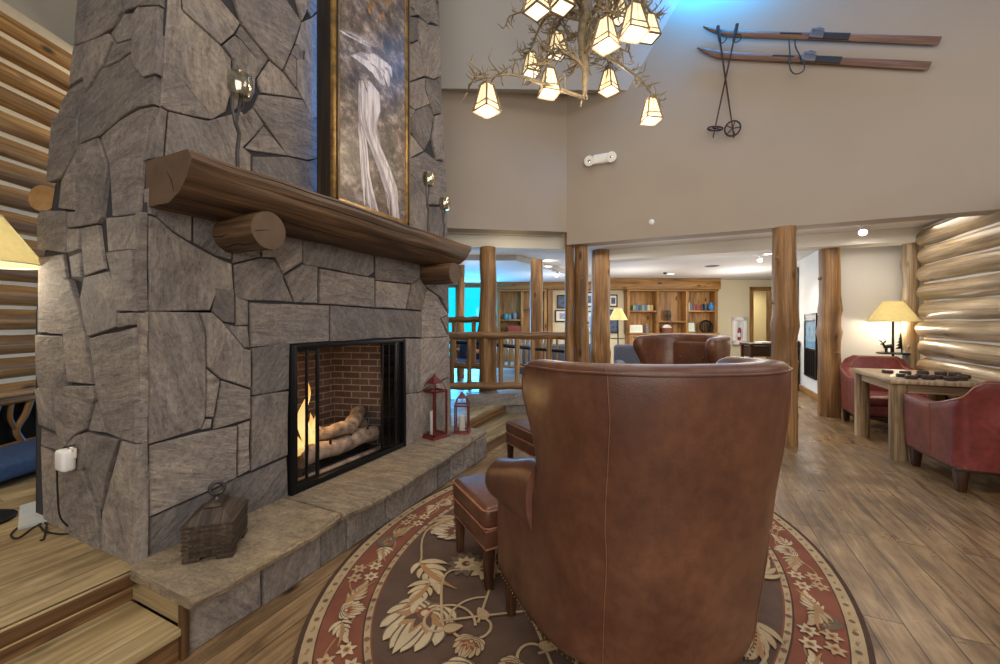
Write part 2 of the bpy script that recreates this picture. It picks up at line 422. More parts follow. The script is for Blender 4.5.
M['cord'] = m_plain('black_cord', (.01, .01, .01, 1), .5)
M['boxwood'] = m_wood('weathered_box', srgb(34, 28, 24), srgb(72, 60, 50), srgb(112, 96, 80), across=40, along=2.5, knots=False, bump=.6)
M['ski'] = m_wood('ski_wood', srgb(92, 66, 54), srgb(128, 96, 80), srgb(154, 120, 100), across=16, along=1.2, knots=False)
M['bind'] = m_plain('binding_metal', srgb(104, 110, 124), .45, .5)
M['skiblk'] = m_plain('ski_rubber', srgb(40, 42, 52), .6)
M['sheen'] = m_plain('lampshade_trim', srgb(230, 220, 180), .8)
M['shade'] = m_shade('lampshade', (.58, .48, .22, 1), .05)
M['lglass'] = m_emit('lantern_glass', (1.0, .80, .46, 1), 1.1)
M['lglassb'] = m_emit('lantern_base_glass', (1.0, .90, .68, 1), 1.5)
M['lmotif'] = m_plain('lantern_motif', srgb(120, 96, 60), .6)
M['bulb'] = m_emit('downlight_lens', (1, .92, .8, 1), 14)
M['sky'] = m_emit('dusk_sky', (.0, .50, .74, 1), 2.0)
M['led'] = m_emit('blue_led', (.0, .25, .9, 1), 12)
M['flame'] = None
def flame_mat():
    t = NT('flame'); g = t.node('ShaderNodeTexCoord'); sp = t.node('ShaderNodeSeparateXYZ'); t.link(g.outputs['Generated'], sp.inputs[0])
    c = t.ramp(sp.outputs[2], [(0, (.95, .55, .12, 1)), (.35, (1, .72, .28, 1)), (1, (1, .42, .08, 1))])
    t.link(c, t.b.inputs['Emission Color']); t.b.inputs['Emission Strength'].default_value = 1.7
    t.color((0, 0, 0, 1)); t.b.inputs['Alpha'].default_value = .62; return t.m
M['flame'] = flame_mat()

# ================================================================== THE SETTING
XF = -2.275                                    # front face of the chimney
def yc(z): return .97+max(0, z-1.4)*.075       # near corner of the chimney (battered)
PLAT = .25
mb = MB(); mb.box((-.5, 6, -.06), (15, 20, .12)); struct('floor', mb, M['floor'])
mb = MB(); mb.box((-5.22, .97, PLAT/2), (6, 7.94, PLAT), mat=0)
mb.box((-2.235, -.98, PLAT-.035), (.035, 3.9, .07), mat=1, bev=.012); mb.box((-2.235, 4.32, PLAT-.035), (.035, 1.25, .07), mat=1, bev=.012)
mb.box((-2.225, -.98, .09), (.02, 3.9, .18), mat=1); mb.box((-2.225, 4.32, .09), (.02, 1.25, .18), mat=1)
struct('platform_floor', mb, [M['deck'], M['riser']])
for nm, y0, y1, x1 in (('trim_1', -3, .925, -1.825), ('trim_2', 3.66, 4.95, -1.86)):
    mb = MB(); L = y1-y0; yy = (y0+y1)/2
    mb.box(((-2.215+x1)/2, yy, .118), (x1+2.215, L, .034), mat=0, bev=.008, grain=1)
    mb.box(((-2.215+x1)/2, yy, .05), (x1+2.215-.03, L-.01, .1), mat=1, grain=1)
    struct(nm, mb, [M['step'], M['riser']])
mb = MB()
pts = [V((-2.215, 4.96, 0)), V((-1.5, 5.30, 0)), C(.7, 11.7), C(-7, 11.7), V((-8.2, 4.96, 0))]
mb.solid(([(p.x, p.y, 0) for p in pts], [(p.x, p.y, PLAT-.005) for p in pts])); struct('stone_floor', mb, M['flag'])

def slab(mb, a, b, z0, z1, th, mat=0):
    """vertical wall from plan point a to b, thickened to the left of a->b"""
    a, b = V((a[0], a[1], 0)), V((b[0], b[1], 0)); d = (b-a).normalized(); n = V((-d.y, d.x, 0))*th
    q = [a, b, b+n, a+n]
    mb.solid(([(p.x, p.y, z0) for p in q], [(p.x, p.y, z1) for p in q]), mat)
PA = V((-1.5, 5.36, 0)); FD = V((-1.345, -.887, 0)).normalized()
# tall painted wall on the right (skis hang on it) and the facet behind the chimney
mb = MB(); slab(mb, (3.9, 5.36), (-1.5, 5.36), 2.395, 6.6, -.24); struct('wall_right', mb, M['wall'])
PB = PA+FD*4.0
mb = MB(); slab(mb, PA, PB, 2.57, 5.6, -.24); struct('wall_back', mb, M['wall'])
# leaning plaster facet above it
U = V((.397, 0, .616)).normalized()
mb = MB(); a = PA+UP*4.44+V((-.6+1.5-.29, 0, 0))*0; b = PB+UP*4.44
a0 = V((-.71, 5.36, 4.30)); b = a0+(C(lat_of(380, 5.1), 5.1, 4.30)-a0)*1.5; nrm = (a0-b).cross(U).normalized()
q = [a0, b, b+U*3.0, a0+U*3.0]
mb.solid(([p for p in q], [p+V((-.25, .2, .1)) for p in q])); struct('ceiling_facet', mb, M['facet'])
# lower soffit beams and ceilings of the low zones
mb = MB(); slab(mb, PA+V((.05, .42, 0)), PB+V((-.1, .42, 0)), 2.40, 2.57, -.3); struct('trim_4', mb, M['white'])
mb = MB(); slab(mb, (3.2, 7.0), (-1.22, 7.0), 2.40, 2.60, -.34); struct('trim_5', mb, M['white'])
mb = MB()
p = [PA+V((0, .1, 0)), V((4.2, 5.5, 0)), V((4.2, 9, 0)), C(9.5, 12.2), C(-8, 12.2), PB+V((-2, .1, 0)), PB+V((0, .1, 0))]
mb.solid(([(v.x, v.y, 2.575) for v in p], [(v.x, v.y, 2.7) for v in p])); struct('ceiling', mb, M['ceil'])
mb = MB(); p = [C(-6.2, 7.2), C(.3, 7.4), C(2.9, 11.75), C(-6.2, 11.75)]
mb.solid(([(v.x, v.y, 2.47) for v in p], [(v.x, v.y, 2.574) for v in p])); struct('ceiling_soffit', mb, M['ceil'])
# roof over the tall room (its cathedral ceiling, out of the picture)
mb = MB(); mb.box((-1, 1.0, 6.66), (10, 9.2, .1)); struct('ceiling_upper', mb, M['facet'])
# back lounge walls
BW = 11.8
def fwall(mb, l0, l1, z0, z1, d=BW, th=.15, mat=0):
    q = [C(l0, d), C(l1, d), C(l1, d+th), C(l0, d+th)]
    mb.solid(([(p.x, p.y, z0) for p in q], [(p.x, p.y, z1) for p in q]), mat)
mb = MB()
fwall(mb, -.30, 7.30, 0, 2.58); fwall(mb, 7.30, 7.95, 2.30, 2.58); fwall(mb, 7.9, 9.6, 0, 2.58)
fwall(mb, -8, -1.75, 0, 2.58); fwall(mb, -1.75, -.30, 2.42, 2.58); fwall(mb, -1.75, -.3, 0, .3)
struct('wall_lounge', mb, M['cream'])
# corridor beyond the door
mb = MB(); fwall(mb, 6.9, 10, 0, 2.6, 13.6); struct('wall_corridor', mb, M['cream'])
mb = MB(); fwall(mb, 6.6, 10, 2.5, 2.58, 11.96, 1.7); struct('ceiling_corridor', mb, M['ceil'])
mb = MB()
for l0, l1, z0, z1 in ((7.27, 7.37, 0, 2.36), (7.88, 7.98, 0, 2.36), (7.27, 7.98, 2.27, 2.37)): fwall(mb, l0, l1, z0, z1, BW-.03, .22)
for l0, l1, z0, z1 in ((7.95, 8.05, 0, 2.2),): fwall(mb, l0, l1, z0, z1, 13.5, .1)
struct('door_1', mb, M['pine'])
# windows to the dusk
mb = MB()
for l0, l1 in ((-1.78, -1.68), (-1.30, -1.2), (-.37, -.27)): fwall(mb, l0, l1, .3, 2.42, BW-.02, .18)
fwall(mb, -1.78, -.27, 2.36, 2.44, BW-.02, .18); fwall(mb, -1.78, -.27, .27, .37, BW-.02, .18)
w = struct('window_1', mb, M['pine'])
mb = MB(); fwall(mb, -1.7, -.33, .34, 2.4, BW+.06, .01); struct('window_pane', mb, M['glass'], w)
mb = MB(); fwall(mb, -4.5, 1.5, -1, 5, 14.5, .05); struct('sky_backdrop', mb, M['sky'])
# side wall of the lounge and the plaster wall by the game table
mb = MB(); slab(mb, (2.0, 7.52), (2.0, 10.5), 0, 2.58, -.12); struct('wall_side', mb, M['white'])
mb = MB(); slab(mb, (2.0, 7.5), (4.2, 7.5), 0, 2.58, .12); struct('wall_alcove', mb, M['white'])
mb = MB(); mb.box((2.5, 7.485, .06), (.9, .03, .12), bev=.006); mb.box((1.985, 8.9, .06), (.03, 2.7, .12), bev=.006); struct('baseboard_right', mb, M['pine'])

# ---- log walls
def log_wall(name, pa, pb, z0, n, sp, r, nrm, mat, z1, back=.12, stagger=0.0, rev=False):
    pa, pb = V(pa), V(pb); d = (pb-pa).normalized()
    mb = MB(); c = (pa+pb)/2; ln = (pb-pa).length
    Mx = Matrix((d, V((-d.y, d.x, 0)), UP)).transposed().to_4x4()
    mb.box(c+V(nrm)*(-r*.15)+UP*((z0+z1)/2), (ln, .16, z1-z0), M=Mx)
    w = struct(name, mb, M['chink'])
    for i in range(n):
        mb = MB(); z = z0+sp*(i+.5); e = rnd.uniform(-1, 1)*stagger
        m = 26; so = rnd.random()*40
        path = []; rad = []
        for k in range(m+1):
            t = k/m; q = pa+(pb-pa)*t
            if rev: q += d*(-e*(1-t))
            else: q += d*(e*t)
            q += UP*(z+.014*mnoise.noise(V((t*4, i*3.1, 0))))+V(nrm)*(.02+.012*mnoise.noise(V((t*5, i*1.7, 9))))
            path.append(q); rad.append(r*(1+.07*mnoise.noise(V((t*7, i*2.3, 4)))))
        mb.tube(path, rad, 18, 0, jit=.05, capmat=1, jf=2.0)
        struct('log', mb, [mat, M['logend']], w)
    return w
log_wall('wall_right_log', (2.79, 6.99, 0), (2.79, 2.6, 0), -.03, 11, .234, .118, (-1, 0, 0), M['logpale'], 2.56, stagger=.05, rev=True)
LL = -4.25
log_wall('wall_left_log', C(LL, 1.2), C(LL, 8.6), PLAT-.02, 18, .208, .098, RT, M['logwall'], 4.05)
mb = MB(); q = [C(LL-.1, 1.0, 4.05), C(LL-.1, 9, 4.05), C(-2.3, 9, 5.7), C(-2.3, 1.0, 5.7)]
mb.solid((q, [p+V((0, 0, .12)) for p in q])); struct('ceiling_left', mb, M['white'])
# crossing log that pokes out by the chimney
e = atD(42, 198, 3.15); mb = MB(); pth = [e+(FW*1.3-RT*.05)*(k/10) for k in range(11)]
mb.tube(pth, [.105+.004*sin(k) for k in range(11)], 18, 0, jit=.05, capmat=1)
solo('crossing_log', mb, [M['logwall'], M['logend']], 'sawn butt of a crossing log jutting out beside the left edge of the stone chimney', 'log')

# ================================================================== FIREPLACE
def front(px, py): return onX(px, py, XF)
def side(px, py):
    y = .97
    for _ in range(12):
        p = onY(px, py, y); y = yc(p.z)
    return onY(px, py, y)
def stone(mb, P, nrm, tone, depth=.05, lift=0.0, joint=.0018, bev=.0045):
    """one facing stone: outline P (3D, coplanar), pulled in for the joint, extruded out along nrm"""
    n = len(P); nrm = V(nrm); c = sum(P, V())/n
    # resample edges with slight irregularity
    Q = []
    for i in range(n):
        a, b = P[i], P[(i+1) % n]; L = (b-a).length; k = max(1, int(L/.11))
        t = (b-a).normalized() if L > 1e-6 else V(); s = nrm.cross(t)
        for j in range(k):
            q = a+(b-a)*(j/k)
            if j: q = q+s*(mnoise.noise(q*9.0)*.006)
            Q.append(q)
    m = len(Q); R_ = []
    for i in range(m):
        a, b, d = Q[i-1], Q[i], Q[(i+1) % m]
        u = ((a-b).normalized()+(d-b).normalized())
        R_.append(b+(c-b).normalized()*joint*1.3)
    tilt = V((rnd.uniform(-1, 1), rnd.uniform(-1, 1), rnd.uniform(-1, 1)))*.006
    def pt(b, f, dz):
        p = b+(c-b).normalized()*min(f, (c-b).length*.4)
        return p+nrm*(depth+lift+dz+tilt.dot(b-c))
    base = [p-nrm*.03 for p in R_]
    L1 = [pt(p, 0, -bev+.003*mnoise.noise(p*14)) for p in R_]
    L2 = [pt(p, bev*1.1, .002*mnoise.noise(p*11)) for p in R_]
    L3 = [pt(p, .05, .007*mnoise.noise(p*7)) for p in R_]
    ax = max(range(3), key=lambda i: abs(nrm[i]))
    rows = [[mb.v(p) for p in L] for L in (base, L1, L2, L3)]
    T = (tone, rnd.random(), 0, 1)
    for i in range(3):
        for j in range(m):
            j2 = (j+1) % m; mb.face([rows[i][j], rows[i][j2], rows[i+1][j2], rows[i+1][j]], 0, None, T)
    mb.face([mb.v(v.co) for v in rows[3]], 0, None, T)
def cA(s, ox, oy): return lambda L: [(ox+x/s, oy+y/s) for x, y in L]
A_ = cA(4.99, 145, 0); B_ = cA(4.99, 145, 180); C3 = cA(4.99, 145, 300); C4 = cA(4.99, 145, 420); C5 = cA(4.99, 270, 220); C8 = cA(4.15, 390, 280)
I_ = lambda L: L
FRONT = [
 A_([(125, -210), (150, -210), (150, 10), (185, 58), (375, 228), (430, 300), (425, 470), (400, 560), (330, 600), (255, 500), (180, 400), (85, 328), (98, 180)]),
 A_([(85, 328), (180, 400), (255, 500), (330, 600), (230, 585), (105, 552), (68, 530)]),
 A_([(155, -210), (368, -210), (372, 0), (470, 120), (440, 172), (375, 225), (185, 55)]),
 A_([(374, -210), (690, -210), (700, 0), (775, 110), (740, 220), (680, 355), (610, 290), (475, 122)]),
 A_([(695, -210), (800, -210), (803, 55), (778, 106)]),
 A_([(805, -210), (905, -210), (900, 10), (828, 85), (805, 50)]),
 A_([(380, 228), (440, 180), (475, 205), (560, 310), (545, 400), (540, 470), (430, 560), (425, 420), (435, 300)]),
 A_([(447, 172), (472, 128), (612, 298), (550, 392), (562, 310), (478, 203)]),
 A_([(614, 305), (680, 360), (785, 496), (575, 465), (552, 398)]),
 A_([(685, 357), (722, 272), (748, 297), (745, 437)]),
 A_([(722, 265), (747, 222), (792, 240), (786, 310), (752, 295)]),
 A_([(780, 110), (830, 90), (905, 30), (905, 600), (833, 590), (752, 435), (752, 300), (790, 312), (796, 240), (748, 217)]),
 I_([(252, 108), (258, 95), (301, 100), (313, 119), (327, 121), (328, 155), (307, 161), (286, 156), (266.5, 128)]),
 I_([(243, 115), (252, 108), (264, 125), (256, 133)]), I_([(263, 126), (287, 156), (251, 151), (243.5, 148.5), (256, 134)]),
 I_([(251, 157), (286, 157), (307, 162), (326, 155), (335, 220), (300, 205), (250, 185)]),
 I_([(167, 112), (206, 121), (240, 112), (256, 133), (242, 148), (250, 155), (250, 200), (163, 165)]),
 I_([(159.5, 107), (166, 111), (162, 158), (146, 160), (152, 128)]),
 I_([(326, -42), (345, -42), (345, 225), (334, 222), (327, 150)]),
 # right of the picture
 I_([(395, -42), (414, -42), (414, 10), (404, 3)]), I_([(414.5, -42), (431, -42), (437, 13), (437.5, 26), (431, 22), (427, 24), (414, 11)]),
 I_([(398, 4), (404, 4), (418, 15), (408, 17), (400, 24)]), I_([(400, 24), (409, 17), (415.5, 18), (417, 40), (411, 43), (402, 40)]),
 I_([(417, 18), (427, 25), (437.5, 27), (439, 47), (439.8, 76), (432, 80), (424, 76), (421, 58), (418, 40)]),
 I_([(398, 45), (411, 44), (417, 41), (421, 58), (424, 76), (414, 80), (400, 84)]),
 I_([(400, 85), (424, 78), (424, 90), (429, 104), (414, 110), (400, 100)]), I_([(425, 78), (433, 80), (440, 77), (441, 113), (433, 115), (425, 90)]),
 I_([(400, 101), (414, 111), (407, 122), (400, 124)]), I_([(407, 122), (414, 111), (428, 105), (433, 116), (430, 138), (424, 150), (415, 140), (408, 128)]),
 I_([(434, 116), (441, 114), (443, 160), (435, 160), (431, 140)]), I_([(402, 126), (415, 140), (423, 151), (410, 158), (403, 158)]),
 I_([(404, 159), (412, 158), (424, 152), (436, 161), (444.5, 163), (446, 206), (437, 205), (428, 205), (412, 176), (405, 180)]),
 I_([(405, 181), (412, 177), (420, 181), (428, 207), (428, 255), (408, 245)]), I_([(428.5, 207), (446, 207), (447, 265), (429, 258)]),
 # below the mantel
 I_([(139, 212), (146.5, 212), (146.5, 250), (147, 311), (137, 312), (138.5, 240)]),
 B_([(10, 40), (235, 90), (230, 312), (130, 252), (50, 180), (12, 168)]),
 B_([(240, 100), (350, 130), (352, 260), (372, 300), (430, 362), (430, 402), (345, 377), (238, 312)]),
 B_([(12, 175), (48, 185), (128, 257), (230, 320), (345, 382), (432, 420), (440, 555), (345, 545), (355, 562), (320, 652), (10, 656)]),
 B_([(435, 250), (560, 250), (572, 385), (436, 416)]), B_([(440, 424), (572, 389), (640, 397), (688, 470), (687, 492), (735, 610), (512, 602), (446, 590)]),
 B_([(572, 250), (700, 230), (778, 260), (778, 412), (682, 470), (640, 390), (576, 385)]),
 B_([(692, 480), (778, 420), (858, 432), (858, 615), (741, 612)]),
 C5([(160, 30), (515, 120), (517, 260), (485, 282), (410, 270), (250, 237), (160, 222)]), C5([(240, 242), (515, 291), (515, 437), (240, 418)]),
 C5([(523, 130), (745, 190), (742, 290), (700, 318), (524, 300)]), C5([(523, 303), (697, 322), (672, 445), (520, 437)]),
 C5([(702, 320), (745, 292), (778, 342), (750, 452), (677, 445)]),
 C5([(750, 200), (885, 250), (885, 330), (885, 465), (850, 390), (777, 335)]), C5([(780, 345), (832, 380), (884, 470), (845, 492), (884, 582), (752, 590), (752, 456)]),
 C5([(850, 492), (886, 475), (887, 572)]),
 C3([(515, 12), (913, 28), (913, 205), (523, 235)]), C5([(292, 426), (750, 457), (750, 585), (670, 585), (292, 605)]),
 C8([(55, 241), (120, 243), (118, 465), (55, 473)]), C8([(122, 243), (240, 236), (242, 400), (120, 462)]), C8([(55, 476), (118, 467), (242, 403), (242, 680), (55, 720)]),
 C3([(350, -60), (441, -48), (442, 115), (382, 110), (330, 60)]), C3([(447, -20), (510, 5), (512, 125), (450, 130)]),
 C3([(0, 55), (260, 60), (295, 160), (300, 335), (294, 590), (272, 642), (10, 722), (-4, 500)]),
 C3([(263, 62), (325, 62), (383, 116), (488, 242), (520, 252), (520, 440), (370, 392), (303, 335), (298, 160)]),
 C3([(387, 114), (446, 130), (512, 128), (520, 240), (492, 240)]), C3([(302, 342), (367, 395), (334, 586), (297, 585)]),
 C3([(374, 400), (518, 446), (520, 590), (337, 645)]), C3([(297, 592), (333, 592), (325, 640), (276, 648)]),
 C3([(525, 238), (713, 215), (710, 445), (528, 476)]), C3([(528, 480), (710, 453), (706, 773), (523, 853)]),
 C4([(335, 350), (450, 290), (545, 258), (706, 186), (712, 470), (440, 620), (10, 790), (15, 492)]),
 C4([(12, 127), (270, 62), (452, 27), (450, 285), (335, 342), (14, 482)]), C4([(460, 22), (517, 3), (517, 250), (458, 282)]),
 I_([(137, 313), (146, 312), (146.5, 445), (147, 585), (138.5, 580), (139, 450)]),
]
S1 = cA(5.107, 40, 0); S2 = cA(5.107, 30, 120); S3 = cA(5.107, 30, 240); S4 = cA(5.107, 30, 350); S5 = cA(5.107, 30, 440)
SIDE = [
 S1([(225, -215), (440, -215), (430, 60), (390, 150), (290, 215), (190, 240), (200, 100)]), S1([(446, -215), (640, -215), (632, 38), (520, 42), (442, 64)]),
 S1([(522, 46), (628, 42), (612, 385), (545, 405), (500, 350), (482, 270), (492, 175), (502, 70)]),
 S1([(442, 72), (510, 70), (490, 165), (475, 205), (402, 225), (372, 175), (410, 130)]),
 S1([(188, 247), (370, 178), (385, 215), (330, 350), (255, 468), (235, 405), (165, 447)]), S1([(392, 212), (402, 230), (478, 210), (470, 270), (410, 320), (345, 345)]),
 [(104.5, 69.5), (120, 63), (133, 54), (135.5, 65), (147, 80), (158.5, 77), (157, 105), (141, 108), (122.5, 119), (102.5, 137), (82.5, 145), (82, 98), (90, 93)],
 S1([(165, 450), (235, 412), (248, 472), (212, 520), (208, 664), (80, 664), (120, 520)]),
 [(110, 132), (124, 120), (142, 109.5), (157, 107), (151.5, 128), (145.5, 160), (141, 214), (115, 217), (112, 165), (104, 138)],
 S2([(130, -10), (262, 0), (262, 155), (175, 305), (105, 322)]), S2([(270, 132), (370, 97), (415, 235), (382, 500), (365, 530), (257, 550), (252, 470), (256, 180)]),
 S2([(252, 172), (250, 465), (166, 455), (180, 320)]), [(108, 218), (140, 214.5), (138, 249.5), (110, 252)],
 S2([(75, 462), (195, 466), (203, 560), (203, 680), (60, 662), (60, 500)]), S2([(210, 470), (248, 470), (255, 550), (212, 555)]),
 S2([(272, 553), (362, 536), (392, 762), (292, 800), (280, 660)]), S2([(212, 560), (268, 556), (272, 660), (214, 682)]),
 S3([(412, 65), (545, 50), (545, 365), (467, 368), (440, 180)]), S3([(290, 190), (418, 160), (440, 200), (465, 440), (310, 495), (290, 430), (270, 300)]),
 S3([(470, 372), (545, 370), (545, 433), (470, 450)]), S3([(52, 90), (180, 70), (198, 185), (160, 330), (110, 475), (48, 476)]),
 [(68, 278), (74, 280), (86.8, 322), (95.5, 384), (72.5, 382), (70, 365), (67, 334), (52.5, 333), (62, 305)],
 S3([(46, 483), (188, 487), (208, 640), (212, 775), (120, 800), (70, 785), (50, 690)]), S3([(222, 86), (275, 62), (280, 190), (232, 190)]),
 [(92.5, 338), (137, 327), (138, 370), (139.5, 443), (124, 439), (108, 432), (98.5, 389), (96.5, 366)],
 S4([(55, 190), (130, 195), (150, 413), (65, 380), (45, 200)]), S4([(140, 195), (225, 177), (240, 180), (350, 180), (350, 240), (310, 400), (250, 430), (200, 490), (155, 428)]),
 S4([(355, 262), (410, 420), (320, 410)]), S4([(310, 415), (475, 452), (420, 600), (385, 812), (300, 590)]), S4([(70, 392), (150, 432), (195, 492), (190, 530), (70, 480)]),
 S4([(200, 492), (250, 432), (308, 415), (298, 590), (282, 612), (200, 590)]), S5([(65, 27), (190, 77), (190, 300), (210, 480), (80, 450)]), S5([(200, 130), (282, 150), (355, 350), (372, 590), (300, 560), (222, 510), (205, 300)]),
 S5([(482, 0), (558, 20), (562, 660), (545, 655), (378, 590), (382, 370), (430, 180)]),
]
def clip_half(poly, a, b):
    """keep the part of poly nearer to a than to b (2D)"""
    mx, my = (a[0]+b[0])/2, (a[1]+b[1])/2; nx, ny = b[0]-a[0], b[1]-a[1]
    f = lambda p: (p[0]-mx)*nx+(p[1]-my)*ny
    out = []
    for i in range(len(poly)):
        p, q = poly[i], poly[(i+1) % len(poly)]; fp, fq = f(p), f(q)
        if fp <= 0: out.append(p)
        if fp*fq < 0: t = fp/(fp-fq); out.append((p[0]+(q[0]-p[0])*t, p[1]+(q[1]-p[1])*t))
    return out
def voronoi(rect, n, sx=1.0):
    x0, y0, x1, y1 = rect; pts = []
    tries = 0
    while len(pts) < n and tries < 9000:
        tries += 1; p = (rnd.uniform(x0, x1), rnd.uniform(y0, y1))
        if all(((p[0]-q[0])/sx)**2+(p[1]-q[1])**2 > .5*(x1-x0)*(y1-y0)/n for q in pts): pts.append(p)
    cells = []
    for p in pts:
        poly = [(x0, y0), (x1, y0), (x1, y1), (x0, y1)]
        for q in pts:
            if q is not p: poly = clip_half(poly, p, q)
            if len(poly) < 3: break
        if len(poly) >= 3: cells.append((p, poly))
    return cells
fire = thing('stone_fireplace', 'tall grey slate fireplace chimney with log mantel, raised hearth and glass-doored firebox', 'fireplace', (-2.8, 2.3, 0))
OY0, OY1, OZ0, OZ1 = 1.735, 2.86, .265, 1.205
YE = lambda z: 3.66-max(0, z-.3)*.055          # far corner of the chimney
XB = lambda z: -3.36+max(0, z-2.2)*.2         # rear of the chimney
mb = MB()
# core behind the joints
XC = XF-.004
def corequad(y0, y1, z0, z1): mb.poly([(XC, y0, z0), (XC, y1, z0), (XC, y1, z1), (XC, y0, z1)], 1)
ZT = 6.6
mb.poly([(XC, yc(.2)+.004, .2), (XC, OY0-.01, .2), (XC, OY0-.01, OZ1+.01), (XC, yc(OZ1)+.004, OZ1+.01)], 1)
mb.poly([(XC, OY1+.01, .2), (XC, YE(.2), .2), (XC, YE(OZ1), OZ1+.01), (XC, OY1+.01, OZ1+.01)], 1)
mb.poly([(XC, yc(OZ1)+.004, OZ1), (XC, YE(OZ1), OZ1), (XC, YE(1.41), 1.41), (XC, yc(1.4)+.004, 1.41)], 1)
mb.poly([(XC, yc(1.4)+.004, 1.4), (XC, YE(1.4), 1.4), (XC, YE(ZT), ZT), (XC, yc(ZT)+.004, ZT)], 1)
for z0, z1 in ((.2, 1.4), (1.4, 3), (3, ZT)):
    mb.poly([(XC, yc(z0)+.004, z0), (XC, yc(z1)+.004, z1), (XB(z1), yc(z1)+.004, z1), (XB(z0), yc(z0)+.004, z0)], 1)
    mb.poly([(XC, YE(z0), z0), (XC, YE(z1), z1), (XB(z1), YE(z1), z1), (XB(z0), YE(z0), z0)], 1)
    mb.poly([(XB(z0), yc(z0), z0), (XB(z0), YE(z0), z0), (XB(z1), YE(z1), z1), (XB(z1), yc(z1), z1)], 1)
SD, LIFT = .012, .012
for P in FRONT:
    Q = [front(*p) for p in P]
    stone(mb, Q, (1, 0, 0), rnd.uniform(.08, .95), SD, rnd.uniform(-.005, .009))
for P in SIDE:
    Q = [side(*p) for p in P]
    stone(mb, Q, (0, -1, 0), rnd.uniform(.2, .85), SD, rnd.uniform(-.004, .010))
def above(poly, to3, lim=42):
    f = lambda q: (to3(q).z-H)*FX-(YH+lim)*to3(q).dot(FW)     # > 0: higher up than the traced stones reach
    out = []
    for i in range(len(poly)):
        p, q = poly[i], poly[(i+1) % len(poly)]; fp, fq = f(p), f(q)
        if fp >= 0: out.append(p)
        if fp*fq < 0: t = fp/(fp-fq); out.append((p[0]+(q[0]-p[0])*t, p[1]+(q[1]-p[1])*t))
    return [p for i, p in enumerate(out) if (V(p)-V(out[i-1])).length > 1e-4]
# stones beyond the picture: top of the front and side, and the far and rear faces
for p, poly in voronoi((1.0, 2.6, 3.6, ZT), 46):
    poly = above([(min(max(a, yc(b)), YE(b)), b) for a, b in poly], lambda q: V((XF, q[0], q[1])))
    if len(poly) > 2: stone(mb, [V((XF, a, b)) for a, b in poly], (1, 0, 0), rnd.uniform(.25, .8), SD, 0)
for p, poly in voronoi((-3.2, 2.6, XF, ZT), 26):
    poly = above([(max(a, XB(b)), b) for a, b in poly], lambda q: V((q[0], yc(q[1]), q[1])))
    if len(poly) > 2: stone(mb, [V((a, yc(b), b)) for a, b in poly], (0, -1, 0), rnd.uniform(.3, .75), SD, 0)
for p, poly in voronoi((-3.3, .25, XF, ZT), 40):
    stone(mb, [V((max(a, XB(b)), YE(b), b)) for a, b in poly], (0, 1, 0), rnd.uniform(.3, .75), SD, 0)
for p, poly in voronoi((1.0, .25, 3.6, ZT), 60):
    stone(mb, [V((XB(b), min(max(a, yc(b)+.02), YE(b)-.02), b)) for a, b in poly], (-1, 0, 0), rnd.uniform(.3, .75), SD, 0)
mesh_obj('stonework', mb, [M['stone'], M['mortar']], fire, world=True, sharp=28)

# hearth: three thick slabs on upright facing stones
def fy(px, X):
    u = (px-500)/FX; d = X/(-sin(YAW)+cos(YAW)*u); return d*(cos(YAW)+sin(YAW)*u)
edge = [onZ(*p, .265) for p in ((185, 602), (210, 590), (252, 566), (290, 545), (318, 529), (343, 512), (372, 500), (398, 486), (421, 471), (443, 458), (463, 445), (486, 430))]
cuts = [(.92, 1.70), (1.705, 2.95), (2.955, 3.64)]
def edge_x(y):
    for a, b in zip(edge, edge[1:]):
        if a.y <= y <= b.y: return a.x+(b.x-a.x)*(y-a.y)/(b.y-a.y)
    return edge[0].x if y < edge[0].y else edge[-1].x
for k, (y0, y1) in enumerate(cuts):
    mb = MB(); n = 26; top = []; bot = []
    for i in range(n+1):
        y = y0+.003+(y1-y0-.006)*i/n
        x = edge_x(y)+.010*mnoise.noise(V((y*11, k, 0)))+.006*mnoise.noise(V((y*31, k, 4)))
        top.append(V((x-.004, y, .265))); bot.append(V((x+.004*mnoise.noise(V((y*19, 3, k))), y, .222)))
    xb = -2.245 if k == 0 else -2.4
    back = [V((-2.3, y1-.003, .265)), V((-2.3, y0+.003, .265))]
    if k == 0: back = [V((-2.3, y1-.003, .265)), V((-2.3, .985, .265)), V((-2.217, y0+.003, .265))]
    R0 = bot+[p-UP*.043 for p in back]; R1 = top+back
    mid = [(a+b)/2+V((.008, 0, 0))*(1 if i <= n else 0) for i, (a, b) in enumerate(zip(R0, R1))]
    T = ((.8, .55, .62)[k], rnd.random(), 0, 1)
    rows = [[mb.v(p) for p in L] for L in (R0, mid, R1)]
    m = len(R0)
    for i in range(2):
        for j in range(m): j2 = (j+1) % m; mb.face([rows[i][j], rows[i][j2], rows[i+1][j2], rows[i+1][j]], 0, None, T)
    tv = [mb.v(p) for p in R1]; mb.face(tv, 0, None, T); mb.face([mb.v(p) for p in reversed(R0)], 0, None, T)
    mesh_obj('hearth_slab', mb, M['hearth'], fire, world=True, sharp=30)
mb = MB(); XH = -1.845
js = [.945]+[fy(px, XH) for px in (261, 319, 345, 384, 402, 421, 437, 449, 463, 474)]+[3.62]
for a, b in zip(js, js[1:]):
    P = [V((XH, a, .0)), V((XH, b, .0)), V((XH, b, .226)), V((XH, a, .226))]
    stone(mb, P, (1, 0, 0), rnd.uniform(.15, .95), .006, rnd.uniform(0, .012), .004, .005)
stone(mb, [V((XH, 3.62, 0)), V((-2.2, 3.62, 0)), V((-2.2, 3.62, .226)), V((XH, 3.62, .226))], (0, 1, 0), .6, .004, 0, .002, .004)
mb.box(((XH-2.3)/2-.004, 2.28, .112), (.44, 2.66, .222), mat=1)
